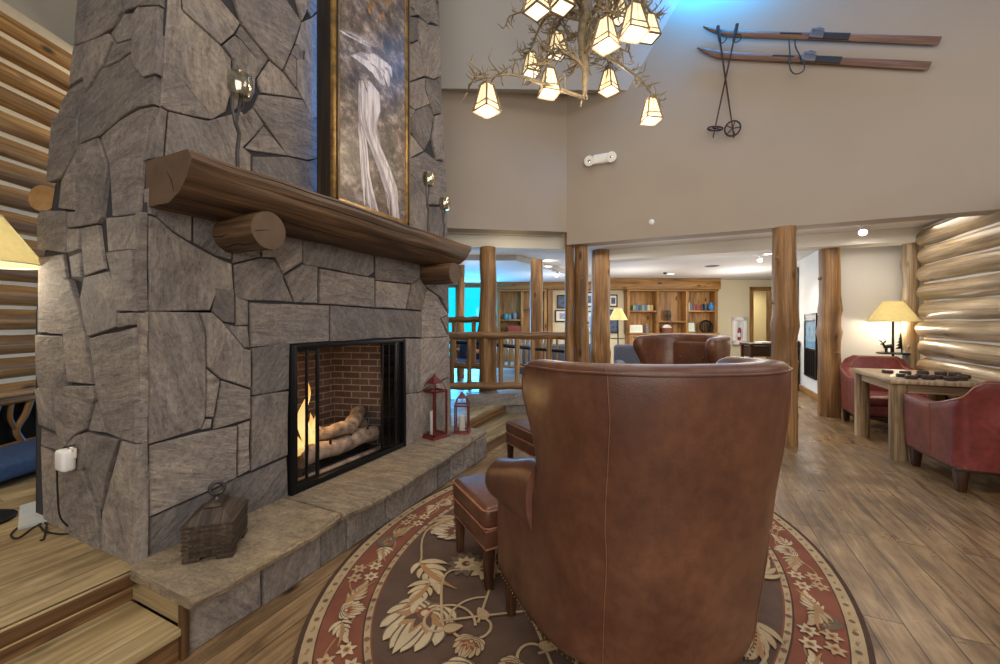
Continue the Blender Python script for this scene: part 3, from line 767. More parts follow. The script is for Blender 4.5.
mesh_obj('hearth_facing', mb, [M['stone'], M['mortar']], fire, world=True, sharp=28)
mb = MB(); mb.box((-2.03, .945, .178), (.37, .03, .088), bev=.004); mesh_obj('hearth_end_board', mb, M['step'], fire, world=True)
mb = MB(); mb.box((-1.838, .937, .11), (.03, .03, .22), bev=.005, grain=2); mesh_obj('hearth_corner_trim', mb, M['riser'], fire, world=True)

# mantel: half log with a flat top, bowed belly and slanted far end
mb = MB()
prof = [(-2.29, 2.10), (-1.975, 2.105), (-1.955, 2.06), (-1.985, 1.985), (-2.04, 1.925), (-2.12, 1.885), (-2.29, 1.88)]
ring = []
for i in range(len(prof)):
    a, b = prof[i], prof[(i+1) % len(prof)]
    for k in range(4): ring.append((a[0]+(b[0]-a[0])*k/4, a[1]+(b[1]-a[1])*k/4))
rows = []; N = 34
for i in range(N+1):
    t = i/N; y = 1.012+t*2.558; row = []
    for j, (x, z) in enumerate(ring):
        xx = x+(.016*mnoise.noise(V((t*6, j*.18, 2))) if x > -2.25 else 0); zz = z+.010*mnoise.noise(V((t*7, j*.2, 8)))
        fr = (xx+2.29)/.33; low = (2.1-zz)/.22
        yy = y
        if i == N: yy = y-.02-.10*max(0, low)*(.4+fr)
        elif i == N-1: yy = y-.02-.06*max(0, low)
        if i == 0: yy = y+.012*fr
        row.append(V((xx, yy, zz)))
    rows.append(row)
Lp = [0]
for j in range(1, len(ring)): Lp.append(Lp[-1]+sqrt((ring[j][0]-ring[j-1][0])**2+(ring[j][1]-ring[j-1][1])**2))
Lp.append(Lp[-1]+.05)
vs = mb.grid(rows, 0, cu=True, uvs=lambda i, j: (Lp[j], i/N*2.54))
mb.face([mb.v(v.co) for v in reversed(vs[0])], 1); mb.face([mb.v(v.co) for v in vs[-1]], 1)
def crack_line(j, i0, i1, r):
    P = []
    for i in range(i0, i1+1):
        p = rows[i][j]; q_ = rows[i][(j+1) % len(ring)]; f = .5+.45*mnoise.noise(V((i*.35, j, 3)))
        P.append(p+(q_-p)*f)
    n_ = len(P); mb.tube(P, [r*sin(PI*(k+.3)/(n_-.4))+.0006 for k in range(n_)], 6, 2)
crack_line(5, 0, 30, .0035); crack_line(9, 3, 24, .003); crack_line(13, 12, 34, .0032); crack_line(17, 0, 14, .0028)
M['crack'] = m_plain('wood_crack', srgb(24, 17, 12), .9)
c0 = V((-2.13, 1.0005, 2.0)); mb.tube([c0+V((.0, .0165, .03)), c0+V((.035, .0175, -.015)), c0+V((.055, .018, -.07))], [.0006, .002, .001], 6, 2)
mesh_obj('mantel', mb, [M['mantel'], M['endgrain'], M['crack']], fire, world=True, sharp=32)
for py, pz in ((1.385, 1.822), (3.205, 1.80)):
    mb = MB(); pth = [V((-2.34+.385*k/8, py, pz)) for k in range(9)]
    mb.tube(pth, [.096]*8+[.094], 24, 0, jit=.05, capmat=1)
    for a0, k0, k1 in ((-.35, 1, 8), (.25, 0, 5), (-1.0, 2, 8)):
        mb.tube([V((-2.34+.385*k/8, py+sin(a0+.06*sin(k*1.7)-PI/2-.5)*.0945, pz+cos(a0+.06*sin(k*1.7)-PI/2-.5)*.0945)) for k in range(k0, k1+1)], [.0045*sin(PI*(k-k0+.5)/(k1-k0+1)) for k in range(k0, k1+1)], 6, 2)
    mb.tube([V((-1.9548, py-.075, pz-.018)), V((-1.9548, py-.03, pz-.006)), V((-1.9548, py+.01, pz+.004))], [.002, .0016, .0006], 6, 2)
    mesh_obj('corbel', mb, [M['mantel'], M['endgrain'], M['crack']], fire, world=True)

# firebox
mb = MB(); x0, x1 = -2.92, XF-.002; ins = .16
def uvq(P, uv): mb.face([mb.v(p) for p in P], 0, uv)
z0, z1 = .262, OZ1+.02
bk = [(x0, OY0+ins), (x0, OY1-ins)]
for (ax, ay), (bx, by) in (((x1, OY0), bk[0]), (bk[0], bk[1]), (bk[1], (x1, OY1))):
    L = sqrt((ax-bx)**2+(ay-by)**2); uvq([(ax, ay, z0), (bx, by, z0), (bx, by, z1), (ax, ay, z1)], [(0, 0), (L, 0), (L, z1-z0), (0, z1-z0)])
mb.poly([(x1, OY0, z0), (x1, OY1, z0), (x0, OY1-ins, z0), (x0, OY0+ins, z0)], 1); mb.poly([(x1, OY0, z1), (x1, OY1, z1), (x0, OY1-ins, z1), (x0, OY0+ins, z1)], 1)
mesh_obj('firebox', mb, [M['brick'], M['mortar']], fire, world=True, recalc=False)
XD = XF+.016
mb = MB()
for y in (OY0+.016, OY1-.016): mb.box((XD, y, (OZ0+OZ1)/2), (.045, .034, OZ1-OZ0), bev=.004)
mb.box((XD, (OY0+OY1)/2, OZ1-.014), (.04, OY1-OY0, .028), bev=.003); mb.box((XD-.01, (OY0+OY1)/2, OZ0+.02), (.06, OY1-OY0, .04), bev=.004)
mesh_obj('door_frame', mb, M['black'], fire, world=True)
def fold_door(y0, y1, x, dx, gm='glass'):
    mb = MB(); zc = (OZ0+OZ1)/2+.012; h = OZ1-OZ0-.07
    a, b = V((x, y0, zc)), V((x+dx, y1, zc)); d = (b-a)
    for t in (0.06, .5, .94): p = a+d*t; mb.box(p, (.02, .02 if t != .5 else .012, h), bev=.003)
    for z in (-h/2+.012, h/2-.012): mb.bar(a+UP*z, b+UP*z, .016, .024)
    o = mesh_obj('glass_door', mb, M['black'], fire, world=True)
    g = MB(); g.bar(a, b, .004, h-.04); mesh_obj('glass_pane', g, M[gm], o, world=True)
fold_door(OY0+.035, OY0+.215, XD-.005, .012); fold_door(OY1-.14, OY1-.035, XD+.02, -.04, 'smoke'); fold_door(OY1-.27, OY1-.145, XD-.02, .045, 'smoke')

# ---- gas logs, grate and flames inside the firebox
def log_piece(a, b, r, label):
    mb = MB(); a, b = V(a), V(b)
    pth = [a+(b-a)*(k/9)+V((0, 0, .008*sin(k*1.1))) for k in range(10)]
    mb.tube(pth, [r*(.94+.05*sin(k*1.3+r*90)) for k in range(10)], 16, 0, jit=.16, jf=14)
    return solo('fire_log', mb, M['char'], label, 'log', 'logs on the fire')
log_piece((-2.45, 1.95, .40), (-2.42, 2.66, .41), .07, 'long front log lying along the grate in the fireplace')
log_piece((-2.62, 1.98, .42), (-2.60, 2.70, .45), .08, 'thick rear log at the back of the fireplace grate')
log_piece((-2.58, 2.06, .515), (-2.40, 2.40, .52), .055, 'short log laid crosswise on top of the fire')
log_piece((-2.42, 2.40, .53), (-2.58, 2.66, .58), .06, 'upper log leaning across the rear log in the fire')
gr = thing('fire_grate', 'black iron grate holding the logs inside the fireplace', 'grate', (-2.52, 2.28, .262))
mb = MB()
for x in (-.10, .0, .09): mb.bar((x, -.34, .06), (x, .34, .06), .016, .016)
for y in (-.3, .3):
    for x in (-.10, .09): mb.box((x, y, .026), (.016, .016, .056))
mesh_obj('rack', mb, M['black'], gr)
for y in (-.30, -.1, .1, .28):
    mb = MB(); mb.bar((.105, y, .05), (.125, y, .22), .013, .013); mesh_obj('bar', mb, M['black'], gr)
mb = MB(); mb.box((-2.37, 2.28, .28), (.05, .84, .034), bev=.008); solo('ember_tray', mb, M['char'], 'low tray of pale embers along the front of the firebox', 'ember tray')
fl = thing('flame', 'tall yellow flame rising at the left of the firebox', 'flame', (-2.50, 2.05, .42))
for dx, dy, h, r in ((0, .0, .50, .045), (.03, -.12, .20, .05), (-.05, .08, .26, .045), (.04, .05, .34, .03), (.03, -.2, .14, .04)):
    mb = MB(); pr = [(r*sin(PI*min(1, t**.55))*(1-.25*t)+.001, h*t) for t in [k/12 for k in range(13)]]
    rows = [[V((dx+.02*sin(z*17+dx*50)+q*cos(2*PI*k/12), dy+.018*cos(z*15+dy*60)+q*sin(2*PI*k/12), z)) for k in range(12)] for q, z in pr]
    mb.grid(rows, 0, cu=True); mesh_obj('tongue', mb, M['flame'], fl)

# ================================================================== THINGS ON THE MANTEL AND HEARTH
pic = thing('framed_picture', 'tall waterfall picture in a gilt and black frame standing on the mantel', 'picture', (-2.1, 2.31, 2.105))
PX0 = -2.10; PY0, PY1, PZ0, PZ1 = 1.91, 2.712, 2.108, 4.35
mb = MB(); b = .062
mb.box((PX0, PY0+b/2, (PZ0+PZ1)/2), (.05, b, PZ1-PZ0), mat=0, bev=.012); mb.box((PX0, PY1-b/2, (PZ0+PZ1)/2), (.05, b, PZ1-PZ0), mat=0, bev=.012)
mb.box((PX0, (PY0+PY1)/2, PZ0+b/2), (.05, PY1-PY0, b), mat=0, bev=.012); mb.box((PX0, (PY0+PY1)/2, PZ1-b/2), (.05, PY1-PY0, b), mat=0, bev=.012)
for y in (PY0+b*.5, PY1-b*.5): mb.box((PX0+.026, y, (PZ0+PZ1)/2), (.012, .012, PZ1-PZ0-.03), mat=1, bev=.004)
for y in (PY0+.004, PY1-.004): mb.box((PX0-.06, y, (PZ0+PZ1)/2), (.12, .016, PZ1-PZ0-.01), mat=1)
mesh_obj('frame', mb, [M['gold'], M['framedark']], pic, world=True)
t = NT('waterfall_rock'); v = t.coord('Object'); vo = t.node('ShaderNodeTexVoronoi'); vo.inputs['Scale'].default_value = 5; t.link(t.coord('Object', (1, 1, .7), (.5, 0, 0)), vo.inputs['Vector'])
nn = t.noise(t.coord('Object', (1, 1, 1.2), (.6, 0, 0)), 9, 12, .78, .15); n5 = t.noise(v, 3.2, 3)
c = t.ramp(nn, [(.32, srgb(40, 34, 32)), (.5, srgb(112, 100, 92)), (.68, srgb(196, 186, 180))])
c = t.mix(c, t.ramp(n5, [(.35, (.5, .52, .42, 1)), (.5, (.9, .8, .72, 1)), (.65, (.8, .85, 1, 1))]), .8, 'MULTIPLY')
t.color(t.mix(c, t.ramp(vo.outputs['Distance'], [(.0, (.5, .48, .46, 1)), (.5, (1, 1, 1, 1))]), .7, 'MULTIPLY')); t.rough(.35)
M['rock'] = t.m
t = NT('silky_water'); nn = t.noise(t.coord('Object', (1, 14, 1.4), (.25, 0, 0)), 3, 6, .6, .5)
t.color(t.ramp(nn, [(.3, srgb(150, 140, 140)), (.55, srgb(206, 200, 206)), (.8, srgb(238, 236, 242))])); t.rough(.35); M['water'] = t.m
M['goldleaf'] = m_plain('golden_foliage', srgb(150, 112, 62), .5, var=.6, sc=45)
mb = MB(); mb.box((PX0+.004, (PY0+PY1)/2, (PZ0+PZ1)/2), (.02, PY1-PY0-.1, PZ1-PZ0-.1), mat=0)
XP = PX0+.0145
def wp(L, mat, dx=.001):
    P = [onX(310+x/2.887, y/2.887, XP+dx) for x, y in L]
    Q = []
    for a, b2 in zip(P, P[1:]+P[:1]):
        for k in range(4):
            q = a+(b2-a)*(k/4); Q.append(q+V((0, .006*mnoise.noise(q*22), .006*mnoise.noise(q*19))) if k else q)
    mb.poly(Q, mat)
def stream(Lp, Rp, ns):
    """falling water between two banks: veil plus many silky strands"""
    def samp(P, t):
        f = t*(len(P)-1); i = min(int(f), len(P)-2); f -= i
        return (P[i][0]+(P[i+1][0]-P[i][0])*f, P[i][1]+(P[i+1][1]-P[i][1])*f)
    N = 26
    for k in range(ns):
        f = rnd.random(); w = rnd.uniform(.03, .13)*(1 if k > 3 else 3); t0 = rnd.uniform(-.25, .6); t1 = min(1, t0+rnd.uniform(.35, .9)); t0 = max(0, t0)
        rows = []
        for i in range(N+1):
            t = t0+(t1-t0)*i/N; a, b_ = samp(Lp, t), samp(Rp, t); g = f+.10*mnoise.noise(V((t*5, k*1.7, 2))); ww = w*(sin(PI*(i+.4)/(N+.8))**.6)
            g0, g1 = max(0, g-ww), min(1, max(g+ww, g-ww+.005))
            q0 = (a[0]+(b_[0]-a[0])*g0, a[1]+(b_[1]-a[1])*g0); q1 = (a[0]+(b_[0]-a[0])*g1, a[1]+(b_[1]-a[1])*g1)
            rows.append([onX(310+q0[0]/2.887, q0[1]/2.887, XP+.0008+k*.00003), onX(310+q1[0]/2.887, q1[1]/2.887, XP+.0008+k*.00003)])
        mb.grid(rows, 1 if rnd.random() > .3 else 3)
stream([(116, 160), (135, 172), (160, 192), (182, 214), (200, 244)], [(150, 148), (190, 152), (232, 182), (244, 200), (246, 256)], 34)
stream([(140, 232), (138, 290), (140, 345), (160, 395), (178, 440), (200, 500), (222, 570), (226, 622)], [(172, 232), (200, 268), (204, 320), (192, 370), (206, 425), (232, 485), (252, 545), (260, 640)], 60)
stream([(137, 350), (142, 420), (146, 480), (148, 540), (146, 594)], [(158, 352), (166, 430), (172, 500), (182, 550), (198, 612)], 34)
stream([(74, 80), (100, 100), (135, 118), (170, 136)], [(90, 84), (120, 92), (160, 112), (204, 136)], 16)
stream([(76, 140), (78, 150), (84, 165)], [(82, 138), (90, 155), (100, 178)], 6)
M['waterdim'] = m_plain('dim_water', srgb(150, 142, 148), .4, var=.2, sc=30)
for k in range(16):
    x, y = rnd.uniform(168, 236), rnd.uniform(-40, 70); wp([(x, y), (x+5, y+2), (x+7, y+20), (x+1, y+16)], 2)
mesh_obj('print', mb, [M['rock'], M['water'], M['goldleaf'], M['waterdim']], pic, world=True)
# blue strip light behind the frame
mb = MB(); mb.box((-2.243, PY0+.045, 3.2), (.010, .010, 2.1)); solo('led_strip', mb, M['led'], 'blue glowing light strip behind the left edge of the waterfall picture', 'light strip')

def cup(mb, c, r, h, mat=0):
    mb.lathe([(.2*r, 0), (.75*r, .04*h), (r*.98, .3*h), (r*1.04, .62*h), (r*.92, h), (r*.86, h), (r*.96, .6*h), (r*.88, .3*h), (0, .1*h)], c, 22, mat)
def twig_holder(px, pyb, pyt, r, h, label, X=-2.09, two=False):
    base = onZ(px, pyb, 2.104) if False else None
    d = X/(-sin(YAW)+cos(YAW)*((px-500)/FX)); b = atD(px, pyb, d); b.z = 2.10; tp = atD(px, pyt, d)
    hz = tp.z-b.z
    o = thing('twig_candle_holder', label, 'candle holder', b, 0, 'twig candle holders on the mantel')
    mb = MB()
    pth = [V((0, 0, 0)), V((0, -.004, hz*.2)), V((.004, .004, hz*.4)), V((0, -.012, hz*.5)), V((0, .0, hz*.6)), V((0, .014, hz-h*.95))]
    mb.tube(pth, [.009, .0095, .009, .010, .008, .008], 8, jit=.2, jf=14)
    mb.tube([V((0, -.012, hz*.5)), V((.004, -.03, hz*.62)), V((.0, -.026, hz*.72)), V((.004, -.032, hz-h*.45))], [.008, .007, .007, .005], 7, jit=.2)
    mb.tube([V((0, .004, hz*.62)), V((0, .026, hz*.7)), V((.002, .02, hz-h*.9))], [.005, .005, .005], 7)
    mb.ring((0, 0, .004), .02, .004, n=14, k=6); mb.lathe([(.034, 0), (.034, .006), (.01, .01)], (0, 0, 0), 16)
    mesh_obj('twig_stem', mb, M['iron'], o)
    mb = MB(); cup(mb, (0, .012, hz-h), r, h); mesh_obj('mercury_glass_cup', mb, M['mercury'], o)
twig_holder(238, 168, 74, .058, .115, 'large twig candle holder with mercury glass cup on the near end of the mantel', X=-2.06)
twig_holder(428, 228, 173, .055, .115, 'taller of two twig candle holders on the far end of the mantel')
twig_holder(444, 240, 198, .055, .11, 'shorter twig candle holder at the very far end of the mantel', X=-2.13)

# carved box on the hearth
bx = thing('keepsake_box', 'weathered carved wooden box with ring finial on the near end of the hearth', 'box', onZ(217, 547, .2665), radians(43))
bx.scale = (1.2, 1.02, 1.2)
mb = MB()
q = lambda s, z: [(-s[0]/2, -s[1]/2, z), (s[0]/2, -s[1]/2, z), (s[0]/2, s[1]/2, z), (-s[0]/2, s[1]/2, z)]
mb.solid((q((.160, .230), .014), q((.166, .236), .128)), bev=.004, grain=1)
for z in (.03, .046, .062, .078, .094, .110): mb.solid((q((.168, .238), z), q((.1685, .2385), z+.007)), grain=1)
for x in (-.055, .055):
    for y in (-.085, .085): mb.box((x, y, .009), (.056, .066, .018), bev=.003)
mesh_obj('body', mb, M['boxwood'], bx)
mb = MB(); mb.solid((q((.172, .244), .127), q((.176, .248), .137)), bev=.003, grain=1); mb.solid((q((.172, .244), .137), q((.06, .12), .18)), bev=.003, grain=1)
mb.solid((q((.062, .126), .182), q((.05, .11), .194)), bev=.003, grain=1)
lid = mesh_obj('lid', mb, M['boxwood'], bx)
mb = MB(); mb.ring((0, 0, .236), .024, .008, (.4, -1, 0), 20, 8); mb.lathe([(.012, .192), (.008, .204), (.012, .216)], (0, 0, 0), 12); mesh_obj('ring_finial', mb, M['iron'], lid)

def lantern(px, py, hz, w, label, rz, zc, cr_, ch_):
    o = thing('candle_lantern', label, 'lantern', onZ(px, py, .2665), rz, 'red lanterns on the hearth')
    mb = MB(); h = w/2; bh = hz*zc
    mb.taper((0, 0, 0), (w*1.22, w*1.22), (w*1.12, w*1.12), hz*.035, bev=.003)
    mesh_obj('base', mb, M['red'], o)
    mb = MB(); t = w*.085
    for x in (-1, 1):
        for y in (-1, 1): mb.box((x*(h-t/2), y*(h-t/2), hz*.035+(bh-hz*.035)/2), (t, t, bh-hz*.035))
    for z in (hz*.05, bh-t*.7):
        for s in (-1, 1): mb.box((0, s*(h-t/2), z), (w, t, t*1.3)); mb.box((s*(h-t/2), 0, z), (t, w, t*1.3))
    mesh_obj('frame', mb, M['red'], o)
    for s in (-1, 1):
        for ax in (0, 1):
            g = MB(); c = [0, 0, hz*.035+(bh-hz*.035)/2]; c[ax] = s*(h-t/2); sz = [w-2*t, w-2*t, bh-hz*.12]; sz[ax] = .002
            g.box(c, sz); mesh_obj('glass_pane', g, M['glass'], o)
    mb = MB(); rz_ = hz*.855
    mb.solid((q((w*.66, w*.66), rz_), q((w*.05, w*.05), hz*.97)), bev=.002); mb.solid((q((w*.66, w*.66), rz_-.006), q((w*.66, w*.66), rz_)))
    mb.ball((0, 0, hz*.975), hz*.017)
    mesh_obj('roof', mb, M['red'], o)
    for x in (-1, 1):
        for y in (-1, 1): mb = MB(); mb.bar((x*(h-t/2), y*(h-t/2), bh), (x*w*.30, y*w*.30, rz_), t*.5, t*.5); mesh_obj('strut', mb, M['red'], o)
    mb = MB(); mb.ring((0, 0, bh+(rz_-bh)*.45), w*.10, w*.018, (1, 0, 0), 16, 6); mesh_obj('candle_ring', mb, M['red'], o)
    cd = MB(); cd.lathe([(.0, .0), (w*cr_*.95, .0), (w*cr_, .004), (w*cr_, hz*ch_-.006), (w*cr_*.85, hz*ch_), (.004, hz*ch_-.004)], (0, 0, 0), 20); cd.tube([V((0, 0, hz*ch_-.005)), V((.001, 0, hz*ch_+.012))], .0015, 6)
    loc = onZ(px, py, .2665); loc.z += hz*.036
    c = mesh_obj('pillar_candle', cd, M['candle']); c.location = loc+V((-.02, -.01, 0)) if w > .15 else loc
    tag(c, 'white pillar candle inside the %s red lantern' % ('tall' if w > .15 else 'small'), 'candle', 'candles in the lanterns')
lantern(434.5, 436.5, .60, .172, 'tall red metal lantern standing at the far end of the stone hearth', radians(-14), .74, .125, .36)
lantern(462, 432, .40, .138, 'small red metal lantern beside the tall one on the hearth', radians(24), .69, .21, .38)

# ---- wall plug and cord on the chimney's side
pp = side(79, 457); pp.y -= .05
ad = thing('power_adapter', 'white power adapter plugged into the side of the stone chimney', 'adapter', pp-UP*.06)
mb = MB(); mb.box((0, 0, .06), (.095, .055, .105), bev=.016, seg=3); mesh_obj('housing', mb, M['whiteplastic'], ad)
mb = MB(); mb.box((.045, .012, .115), (.055, .012, .02), bev=.003); mb.box((.065, .012, .10), (.016, .012, .05), bev=.003); mesh_obj('cable_clip', mb, M['candle'], ad)
P = [side(84, 443)]+[side(*p) for p in ((72, 447), (67, 460), (67, 490), (70, 515))]
P = [V((p.x, p.y-.035, p.z)) for p in P]
P += [onZ(*p, .257) for p in ((73, 531), (62, 534), (45, 531), (36, 522), (22, 525), (11, 534), (18, 538), (34, 527), (46, 523), (44, 538), (40, 540))]
def smooth(P, n=5):
    out = []
    for i in range(len(P)-1):
        p0, p1, p2, p3 = P[max(i-1, 0)], P[i], P[i+1], P[min(i+2, len(P)-1)]
        for k in range(n):
            t = k/n
            out.append(.5*((2*p1)+(p2-p0)*t+(2*p0-5*p1+4*p2-p3)*t*t+(3*p1-p0-3*p2+p3)*t*t*t))
    return out+[P[-1]]
mb = MB(); mb.tube(smooth(P), .0042, 6); solo('charger_cable', mb, M['cord'], 'thin black cord trailing from the white adapter onto the plank platform', 'cord')
mb = MB(); a = [onZ(*p, .252) for p in ((20, 508), (46, 500), (47, 523))]; a.append(a[0]+(a[2]-a[1])*.9)
a = [a[0], a[3], a[2], a[1]]
mb.solid((a, [p+UP*.014 for p in a])); solo('floor_board', mb, M['paper'], 'pale grey flat board lying on the platform behind the cord', 'board')

# ================================================================== FLOOR LAMPS
def floor_lamp(loc, zb, label, rz=0.0, ornaments=True, rs=.268, tray=True, hs=.27):
    o = thing('floor_lamp', label, 'lamp', loc, rz, None); zb -= loc[2]
    mb = MB(); mb.lathe([(.0, 0), (.15, 0), (.155, .012), (.13, .022), (.03, .03), (0, .03)], (0, 0, 0), 28); mesh_obj('base', mb, M['black'], o)
    mb = MB(); mb.tube([V((0, 0, .02)), V((0, 0, zb+hs*.9))], .014, 12); mb.lathe([(.02, zb+.02), (.024, zb+.05), (.024, zb+.11), (.016, zb+.12)], (0, 0, 0), 14); mesh_obj('pole', mb, M['black'], o)
    mb = MB(); mb.nocap = True
    mb.lathe([(rs, zb), (rs*.38, zb+hs)], (0, 0, 0), 40); sh = mesh_obj('shade', mb, M['shade'], o)
    mb = MB(); mb.ring((0, 0, zb), rs, .005, n=40, k=6); mesh_obj('trim_ring', mb, M['sheen'], sh); mb = MB(); mb.ring((0, 0, zb+hs), rs*.38, .004, n=30, k=6); mesh_obj('trim_ring', mb, M['sheen'], sh)
    mb = MB(); mb.ball((0, 0, zb+.155), .032, sc=(1, 1, 1.25)); bl = mesh_obj('bulb', mb, M['bulb'], o)
    if tray:
        zt = zb-.44; mb = MB(); mb.lathe([(0, zt), (.17, zt), (.175, zt+.01), (.17, zt+.016), (0, zt+.016)], (0, 0, 0), 28); mesh_obj('tray', mb, M['black'], o)
        if ornaments:
            mb = MB(); zt += .016      # cut-metal pine
            mb.box((.12, 0, zt+.02), (.012, .012, .08))
            for k in range(5):
                w0 = .085-.014*k; z = zt+.05+.042*k
                mb.solid(([(.12-w0, -.006, z), (.12+w0, -.006, z), (.12+w0, .006, z), (.12-w0, .006, z)], [(.12-.01, -.006, z+.06), (.12+.01, -.006, z+.06), (.12+.01, .006, z+.06), (.12-.01, .006, z+.06)]))
            mesh_obj('pine_ornament', mb, M['black'], o)
            mb = MB()                  # little moose
            mb.tube([V((-.115, 0, zt+.07)), V((-.08, 0, zt+.085)), V((-.03, 0, zt+.09)), V((.0, 0, zt+.07))], [.014, .026, .028, .016], 10)
            for x in (-.095, -.075, -.02, -.005): mb.tube([V((x, .006, zt+.075)), V((x, .006, zt))], [.009, .006], 6)
            mb.tube([V((-.105, 0, zt+.08)), V((-.135, 0, zt+.12)), V((-.165, 0, zt+.115))], [.014, .014, .008], 8)
            for s in (-1, 1): mb.tube([V((-.135, 0, zt+.125)), V((-.13, s*.03, zt+.15)), V((-.15, s*.045, zt+.17))], [.006, .009, .003], 6)
            mesh_obj('moose_ornament', mb, M['black'], o)
    return o
floor_lamp(C(-2.86, 2.2, .252), 1.672, 'floor lamp with cone shade cut off at the left edge beside the stone chimney', tray=False)
LR = V((2.50, 7.205, 0)); floor_lamp(LR, 1.36, 'floor lamp with pine and moose ornaments in the corner by the log wall', YAW)
LBK = C(lat_of(618, 9.4), 9.4); floor_lamp(LBK, 1.40, 'distant lit floor lamp in front of the far pictures by the bookcase', YAW, ornaments=False, rs=.21, tray=True, hs=.27)

# ================================================================== LEATHER WING CHAIRS AND OTTOMANS
def outline(a, b, yf, N, n=2.7, flare=.48):
    P = []
    if yf > 0: P += [(-a, yf*(1-k/6)) for k in range(6)]; t0 = 0
    else: t0 = math.asin(min(.95, (-yf/b))**(n/2))
    for k in range(61):
        t = t0+(PI-2*t0)*k/60; c_, s_ = cos(t), sin(t)
        P.append((-a*abs(c_)**(2/n)*(1 if c_ >= 0 else -1), -b*abs(s_)**(2/n)))
    if yf > 0: P += [(a, yf*(k+1)/6) for k in range(6)]
    P = [(x*(1+flare*max(0, y+.1)), y) for x, y in P]
    L = [0]
    for p, q_ in zip(P, P[1:]): L.append(L[-1]+sqrt((p[0]-q_[0])**2+(p[1]-q_[1])**2))
    out = []; j = 0
    for k in range(N):
        s = L[-1]*k/(N-1)
        while j < len(P)-2 and L[j+1] < s: j += 1
        f = (s-L[j])/max(1e-9, L[j+1]-L[j]); out.append((P[j][0]+(P[j+1][0]-P[j][0])*f, P[j][1]+(P[j+1][1]-P[j][1])*f))
    return out
LEV = [ # z, half width, depth, front y, thickness, roundness
 (.192, .425, .360, .33, .075, 2.12), (.215, .43, .37, .335, .08, 2.14), (.35, .43, .395, .34, .08, 2.2), (.48, .43, .42, .34, .08, 2.25), (.57, .43, .435, .33, .085, 2.3),
 (.61, .43, .44, .20, .09, 2.32), (.64, .43, .445, .02, .10, 2.34), (.70, .428, .452, -.05, .10, 2.38), (.78, .429, .464, -.075, .10, 2.4), (.88, .434, .477, -.06, .10, 2.5), (.97, .438, .488, -.02, .10, 2.6),
 (1.05, .441, .496, .03, .10, 2.7), (1.13, .441, .502, .045, .10, 2.7), (1.186, .437, .502, .02, .095, 2.7), (1.204, .429, .496, -.015, .078, 2.7), (1.212, .414, .483, -.05, .05, 2.7)]
def wing_lift(x, y, z):
    return z-(.016*max(0, min(1, (y+.40)/.36)) if z > 1.0 else 0)*min(1, (z-1.0)/.15)
